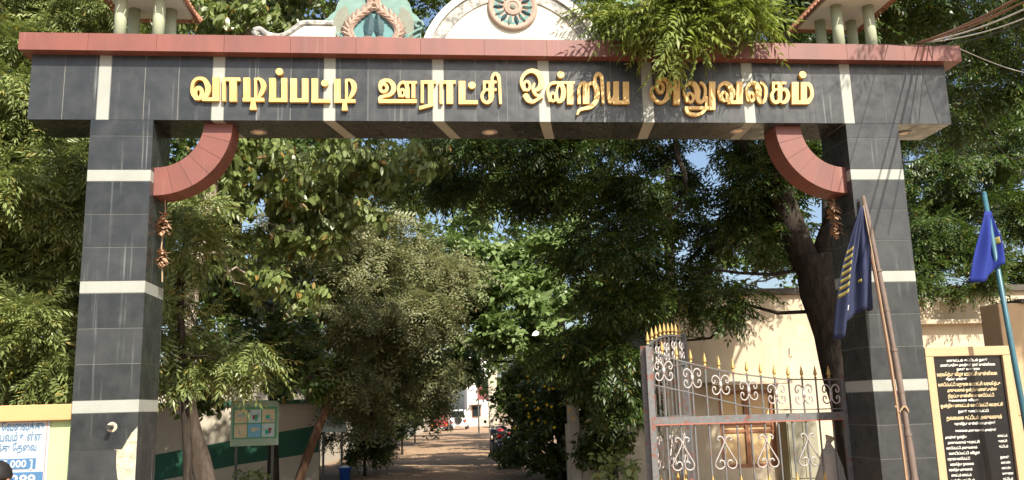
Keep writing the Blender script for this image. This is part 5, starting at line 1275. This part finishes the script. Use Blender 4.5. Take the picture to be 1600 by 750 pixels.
big = tree('neem_tree', 'huge neem with a thick leaning trunk behind the gate, a branch overhanging the cornice',
     [(6.95, 5.0, 0, .36), (6.85, 5.0, .8, .33), (6.72, 5.0, 1.9, .31), (6.47, 5.0, 3.3, .32), (6.38, 5.0, 3.9, .34)],
     [
      (2.46,1.40,7.39,0.88,0.90,0.52,150), (4.73,2.40,7.72,0.97,1.00,0.65,160),
      (3.13,6.50,5.86,1.00,1.20,0.67,250), (3.92,6.00,5.25,0.59,0.90,0.43,90), (3.20,6.00,4.46,0.86,1.00,0.64,220), (3.49,5.60,3.29,0.63,0.90,0.57,150), (2.98,6.00,2.37,0.64,0.90,0.64,150), (4.08,5.40,3.15,0.46,0.70,0.29,60), (4.78,5.20,3.22,0.41,0.50,0.22,40),
      (4.48,6.40,5.00,0.44,0.70,0.33,45), (5.47,6.00,5.72,0.59,0.90,0.48,100), (5.40,6.40,4.52,0.66,0.90,0.50,110), (6.23,6.00,4.89,0.64,1.00,0.75,180), (6.03,5.60,5.84,0.57,0.90,0.52,120), (4.59,6.20,3.91,0.44,0.60,0.27,50), (3.26,6.40,1.73,0.44,0.80,0.44,80),
      (2.15,7.00,6.13,1.03,1.30,0.52,240), (1.10,7.50,6.27,0.95,1.20,0.59,220), (0.12,8.00,6.16,0.85,1.20,0.73,170), (4.10,6.00,6.25,0.54,0.80,0.27,50),
      (8.44,6.50,8.69,1.33,1.60,1.00,300), (6.98,7.50,8.02,1.42,1.60,1.06,260), (7.53,7.00,6.26,0.69,1.00,0.69,120), (4.21,7.00,8.06,1.83,1.80,1.03,300), (5.65,5.40,4.99,0.51,0.70,0.51,120), (6.46,5.20,5.38,0.51,0.60,0.41,100),
      (1.5, 3.6, 9.6, 2.2, 1.5, 1.0, 170), (4.6, 2.8, 10.0, 2.0, 1.4, 1.0, 110), (6.6, 2.8, 9.8, 1.4, 1.3, 1.0, 160), (-.8, 4.6, 9.4, 1.6, 1.4, .9, 160), (8.3, 1.9, 6.7, 1.1, .9, .8, 150),  # this row and the next: crown lumps added, mostly unseen, to block sun
      (5.5, 1.7, 8.2, 1.2, .8, .9, 150), (3.6, 1.8, 8.4, 1.3, .8, 1.0, 170), (1.7, 2.0, 8.5, 1.3, .8, 1.0, 170), (-.2, 2.6, 8.5, 1.2, .8, .9, 140), (7.9, 2.6, 5.9, .7, .6, .6, 70), (4.7, 1.6, 7.0, 1.0, .6, .6, 120), (3.5, 1.5, 7.1, .9, .6, .6, 110), (5.6, 1.8, 7.0, .7, .6, .5, 100), (6.7, 1.6, 7.1, .8, .6, .6, 120), (6.2, 1.8, 9.3, 1.1, .8, .9, 160), (2.6, 1.6, 7.3, .9, .6, .6, 110)],
     'neem2', 'leaf_neem_dark', 'bark_neem', seed=13, size=1.0,  # dark leaf colour puts shade into the crown; hanging branch gets the bright one
     limbs=[[(6.30, 5.0, 3.7, .24), (6.0, 5.0, 4.8, .21), (5.95, 5.0, 6.1, .20), (6.25, 5.0, 8.0, .17), (6.1, 4.8, 9.6, .12)],
            [(6.5, 5.0, 3.7, .22), (7.0, 5.1, 4.8, .19), (7.6, 5.2, 6.4, .15), (8.0, 5.2, 8.5, .10)],
            [(6.02, 5.0, 5.0, .14), (5.2, 5.2, 6.2, .11), (4.4, 5.6, 6.7, .09), (3.2, 6.0, 6.6, .06), (1.6, 6.8, 6.3, .04)],
            [(4.5, 5.6, 6.7, .06), (4.35, 5.5, 5.9, .05), (4.45, 5.4, 5.2, .04), (4.0, 5.6, 4.4, .025)],
            [(6.2, 5.0, 7.6, .11), (5.0, 3.4, 8.0, .09), (3.8, 1.4, 7.2, .06), (3.2, .1, 6.35, .04), (2.9, -.45, 5.75, .02)]])
foliage('hanging_leaves', big, 'leaf_neem_sunlit', 'neem', [(2.60,-0.28,5.67,0.29,0.18,0.11,50), (2.12,0.00,5.83,0.18,0.10,0.13,20), (3.17,-0.25,5.73,0.22,0.20,0.11,34), (2.67,-0.42,5.27,0.10,0.12,0.11,9), (2.99,0.50,6.57,0.80,0.50,0.23,50)], 1.15)
tree('flowering_shrub', 'dark shrub with small yellow flowers along the right of the lane',
     [(2.75, 9.6, 0, .05), (2.75, 9.6, .7, .045), (2.7, 9.6, 1.4, .03)],
     [(2.50,11.00,1.53,0.65,0.70,0.58,150), (3.14,9.60,1.77,0.67,0.70,0.74,170), (2.83,9.60,0.87,0.80,0.70,0.53,160), (2.30,12.00,0.66,0.45,0.60,0.60,90), (3.58,8.00,1.26,0.43,0.50,0.61,100), (2.81,11.00,2.23,0.72,0.80,0.58,130), (2.43,16.00,1.88,0.51,0.80,0.63,120), (2.62,13.00,2.30,0.71,0.80,0.63,160), (2.30,15.00,0.87,0.45,0.70,0.69,110), (3.33,9.00,2.53,0.65,0.70,0.65,170), (3.31,8.00,0.80,0.61,0.45,0.55,150), (2.67,10.50,0.31,0.63,0.60,0.42,120)],
     'broad', 'leaf_shrub', 'bark_neem', cat='shrub', seed=14, size=.85, crownname='foliage')
fs = bpy.data.objects['flowering_shrub']; mb = MB(); rg = random.Random(8)
for k in range(44):
    bx = rg.choice([(2.2, 10.4, 1.8), (2.75, 8.95, 1.9), (2.3, 10.3, 1.4), (3.0, 8.9, 1.3)])
    c = (bx[0]+rg.gauss(0, .3), bx[1]-.25+rg.gauss(0, .25), bx[2]+rg.gauss(0, .35))
    for j in range(4):
        a = j*PI/2+rg.random(); d = Vector((math.cos(a), -.4, math.sin(a)))*.032; s_ = Vector((-math.sin(a), 0, math.cos(a)))*.016
        c_ = Vector(c); mb.add([c_, c_+d*.6+s_, c_+d, c_+d*.6-s_], [(0, 1, 2, 3)])
mb.build('flowers', 'flower_yellow', fs, fix=False)
tree('small_tree', 'dark straight trunk between the lane and the cream building',
     [(3.48, 7.9, 0, .10), (3.5, 7.9, 1.2, .095), (3.55, 7.9, 2.6, .08), (3.5, 7.8, 4.2, .06)],
     [(3.63,7.80,3.18,0.60,0.80,0.60,110), (2.89,8.00,2.48,0.55,0.70,0.49,90), (3.79,7.40,2.07,0.35,0.50,0.35,50)], 'neem', 'leaf_shrub', 'bark_neem', seed=15)
tree('low_bush', 'small bright bush at the foot of the gate post', [(2.95, 5.2, 0, .02), (2.95, 5.2, .4, .015), (2.93, 5.2, .7, .01)],
     [(3.02,5.20,0.65,0.18,0.25,0.26,26)], 'broad', 'leaf_neem_lit', 'bark_neem', cat='shrub', seed=16, size=.7, crownname='foliage')
# ---- right of the gateway
tree('neem_tree', 'tall green tree behind the right column and the blue flag',
     [(10.6, 10.5, 0, .26), (10.5, 10.5, 3.0, .22), (10.3, 10.5, 6.0, .18), (10.2, 10.5, 9.5, .12)],
     [(11.74,10.00,6.84,1.09,1.20,0.96,260), (13.23,10.00,7.31,1.09,1.20,0.96,260), (11.04,9.20,5.02,0.92,1.00,0.78,220), (12.87,9.40,5.33,0.93,1.00,0.79,200), (10.67,8.10,4.00,0.74,0.50,0.31,90), (12.26,11.00,8.94,1.30,1.30,1.15,260), (14.15,10.50,9.11,1.26,1.30,1.12,260),
      (13.69,11.00,10.85,1.58,1.40,1.01,260), (15.17,10.50,10.30,0.98,1.30,1.54,220), (13.02,9.00,4.11,0.58,0.70,0.39,90), (12.12,12.00,10.38,1.36,1.40,1.36,220), (11.29,8.05,3.66,0.49,0.30,0.24,40), (14.78,10.00,6.84,0.96,1.30,1.50,220)],
     'neem2', 'leaf_neem_dark', 'bark_neem', seed=17, size=1.05)
tree('roadside_tree', 'spreading roadside tree right of the gateway, its leafy tip at the top right corner',
     [(8.9, -1.6, 0, .22), (8.8, -1.8, 2.5, .19), (8.5, -2.0, 5.0, .15), (8.2, -2.2, 7.4, .10)],
     [(8.0, -2.6, 8.6, 1.3, 1.2, .9, 110), (7.3, -2.0, 7.9, .9, .9, .6, 60), (8.9, -3.2, 7.6, 1.0, 1.0, .8, 70), (6.9, -1.6, 7.35, .5, .5, .35, 26), (8.6, -1.2, 8.8, 1.2, 1.1, .8, 90)],
     'neem', 'leaf_neem', 'bark_neem', seed=18, size=1.05)
# ---- the far trees that close the view
far = [('tall tree far behind the left neem', -16, 26, [(-60, 300, 26, 170, 200), (120, 200, 26, 170, 170), (60, 480, 26, 170, 130), (200, 420, 26, 120, 150), (180, 30, 27, 160, 110)]),
       ('tall tree beyond the painted wall', -6.5, 22, [(330, 420, 22, 120, 130), (440, 300, 22, 130, 130), (320, 160, 23, 150, 130), (480, 150, 23, 130, 120), (380, 560, 21, 110, 50), (560, 200, 23, 110, 120)]),
       ('round tree over the left side of the far lane', -1.6, 34, [(600, 520, 34, 80, 80), (660, 560, 36, 60, 60), (690, 595, 52, 45, 28), (645, 615, 44, 40, 32), (640, 340, 32, 80, 70), (580, 300, 32, 80, 70), (620, 420, 34, 100, 80), (560, 350, 34, 100, 100), (690, 480, 38, 60, 60), (610, 620, 32, 50, 40)]),
       ('dark tree arching over the far end of the lane', 7.8, 48, [(760, 500, 48, 80, 70), (830, 480, 48, 80, 90), (720, 430, 48, 70, 70), (700, 570, 52, 50, 40), (810, 590, 46, 45, 50), (735, 590, 60, 28, 16), (775, 600, 50, 26, 40), (700, 350, 46, 80, 60), (660, 400, 46, 60, 60), (790, 400, 46, 80, 60)]),
       ('leafy tree hanging low over the right side of the lane', 6.2, 31, [(800, 600, 30, 30, 40), (835, 560, 29, 50, 50), (870, 620, 24, 40, 50), (775, 555, 36, 35, 28), (790, 500, 30, 60, 50), (815, 640, 27, 30, 35), (800, 560, 40, 40, 40)]),
       ('tall dark tree behind the cream building', 9.5, 24, [(960, 330, 24, 120, 100), (900, 480, 24, 90, 90), (830, 260, 25, 120, 110), (700, 300, 26, 110, 90), (1000, 480, 23, 90, 90), (760, 190, 26, 150, 110), (960, 150, 25, 130, 100)]),
       ('tree behind the right end of the cream building', 15, 22, [(1180, 440, 22, 90, 60), (1300, 380, 22, 110, 110), (1420, 330, 22, 120, 140), (1560, 280, 22, 130, 160), (1480, 120, 23, 150, 120), (1300, 160, 23, 120, 110)]),
       ('tree crown seen above the middle of the cornice', -6.0, 30, [(300, 20, 28, 170, 90), (480, 60, 28, 130, 90), (620, 30, 28, 110, 90), (960, 20, 28, 120, 90), (1180, 40, 28, 150, 100)])]
for i, (lab, x, y, bl) in enumerate(far):
    bb = []
    for (px_, py_, Y_, rx_, rz_) in bl:
        k_ = (Y_+8.6536)/1365.7
        d_ = fw+r2*((px_-800)/1365.7)-u2*((py_-375)/1365.7); t_ = (Y_+8.6536)/d_.y
        c_ = Vector((0, -8.6536, 1.6))+d_*t_
        bb.append((round(c_.x, 2), Y_, round(c_.z, 2), rx_*k_, 1.7, rz_*k_, 15*rx_*k_*rz_*k_+40))
    z_ = gz(y)
    tree('far_tree', lab, [(x, y, z_, .30), (x+.1, y, 3, .25), (x, y, 7, .2), (x+.2, y, 11, .12)], bb, 'far', 'leaf_far', 'bark_neem', seed=40+i, size=1.25, group='trees beyond the gateway')

# ---- litter of dry leaves on the lane
rg = random.Random(21); mb = MB()
for k in range(2600):
    y = 3+rg.random()**1.5*45; s_ = rg.choice((-1, 1)); x = lane_c(y)+s_*(2.3-abs(rg.gauss(0, .9)))
    a = rg.uniform(0, 6.3); L = rg.uniform(.03, .08); d = Vector((math.cos(a), math.sin(a), rg.uniform(-.1, .3)))*L; q = Vector((-math.sin(a), math.cos(a), .2))*L*.35
    c = Vector((x, y, gz(y)+.035)); mb.add([c, c+d*.5+q, c+d, c+d*.5-q], [(0, 1, 2, 3)])
tag(mb.build('leaf_litter', 'leaf_dry', None, fix=False), 'dry brown leaves scattered along the lane edges', 'leaf litter', kind='stuff')
import sys; print('foliage tris', TRIS[0], 'objects', len(bpy.data.objects))
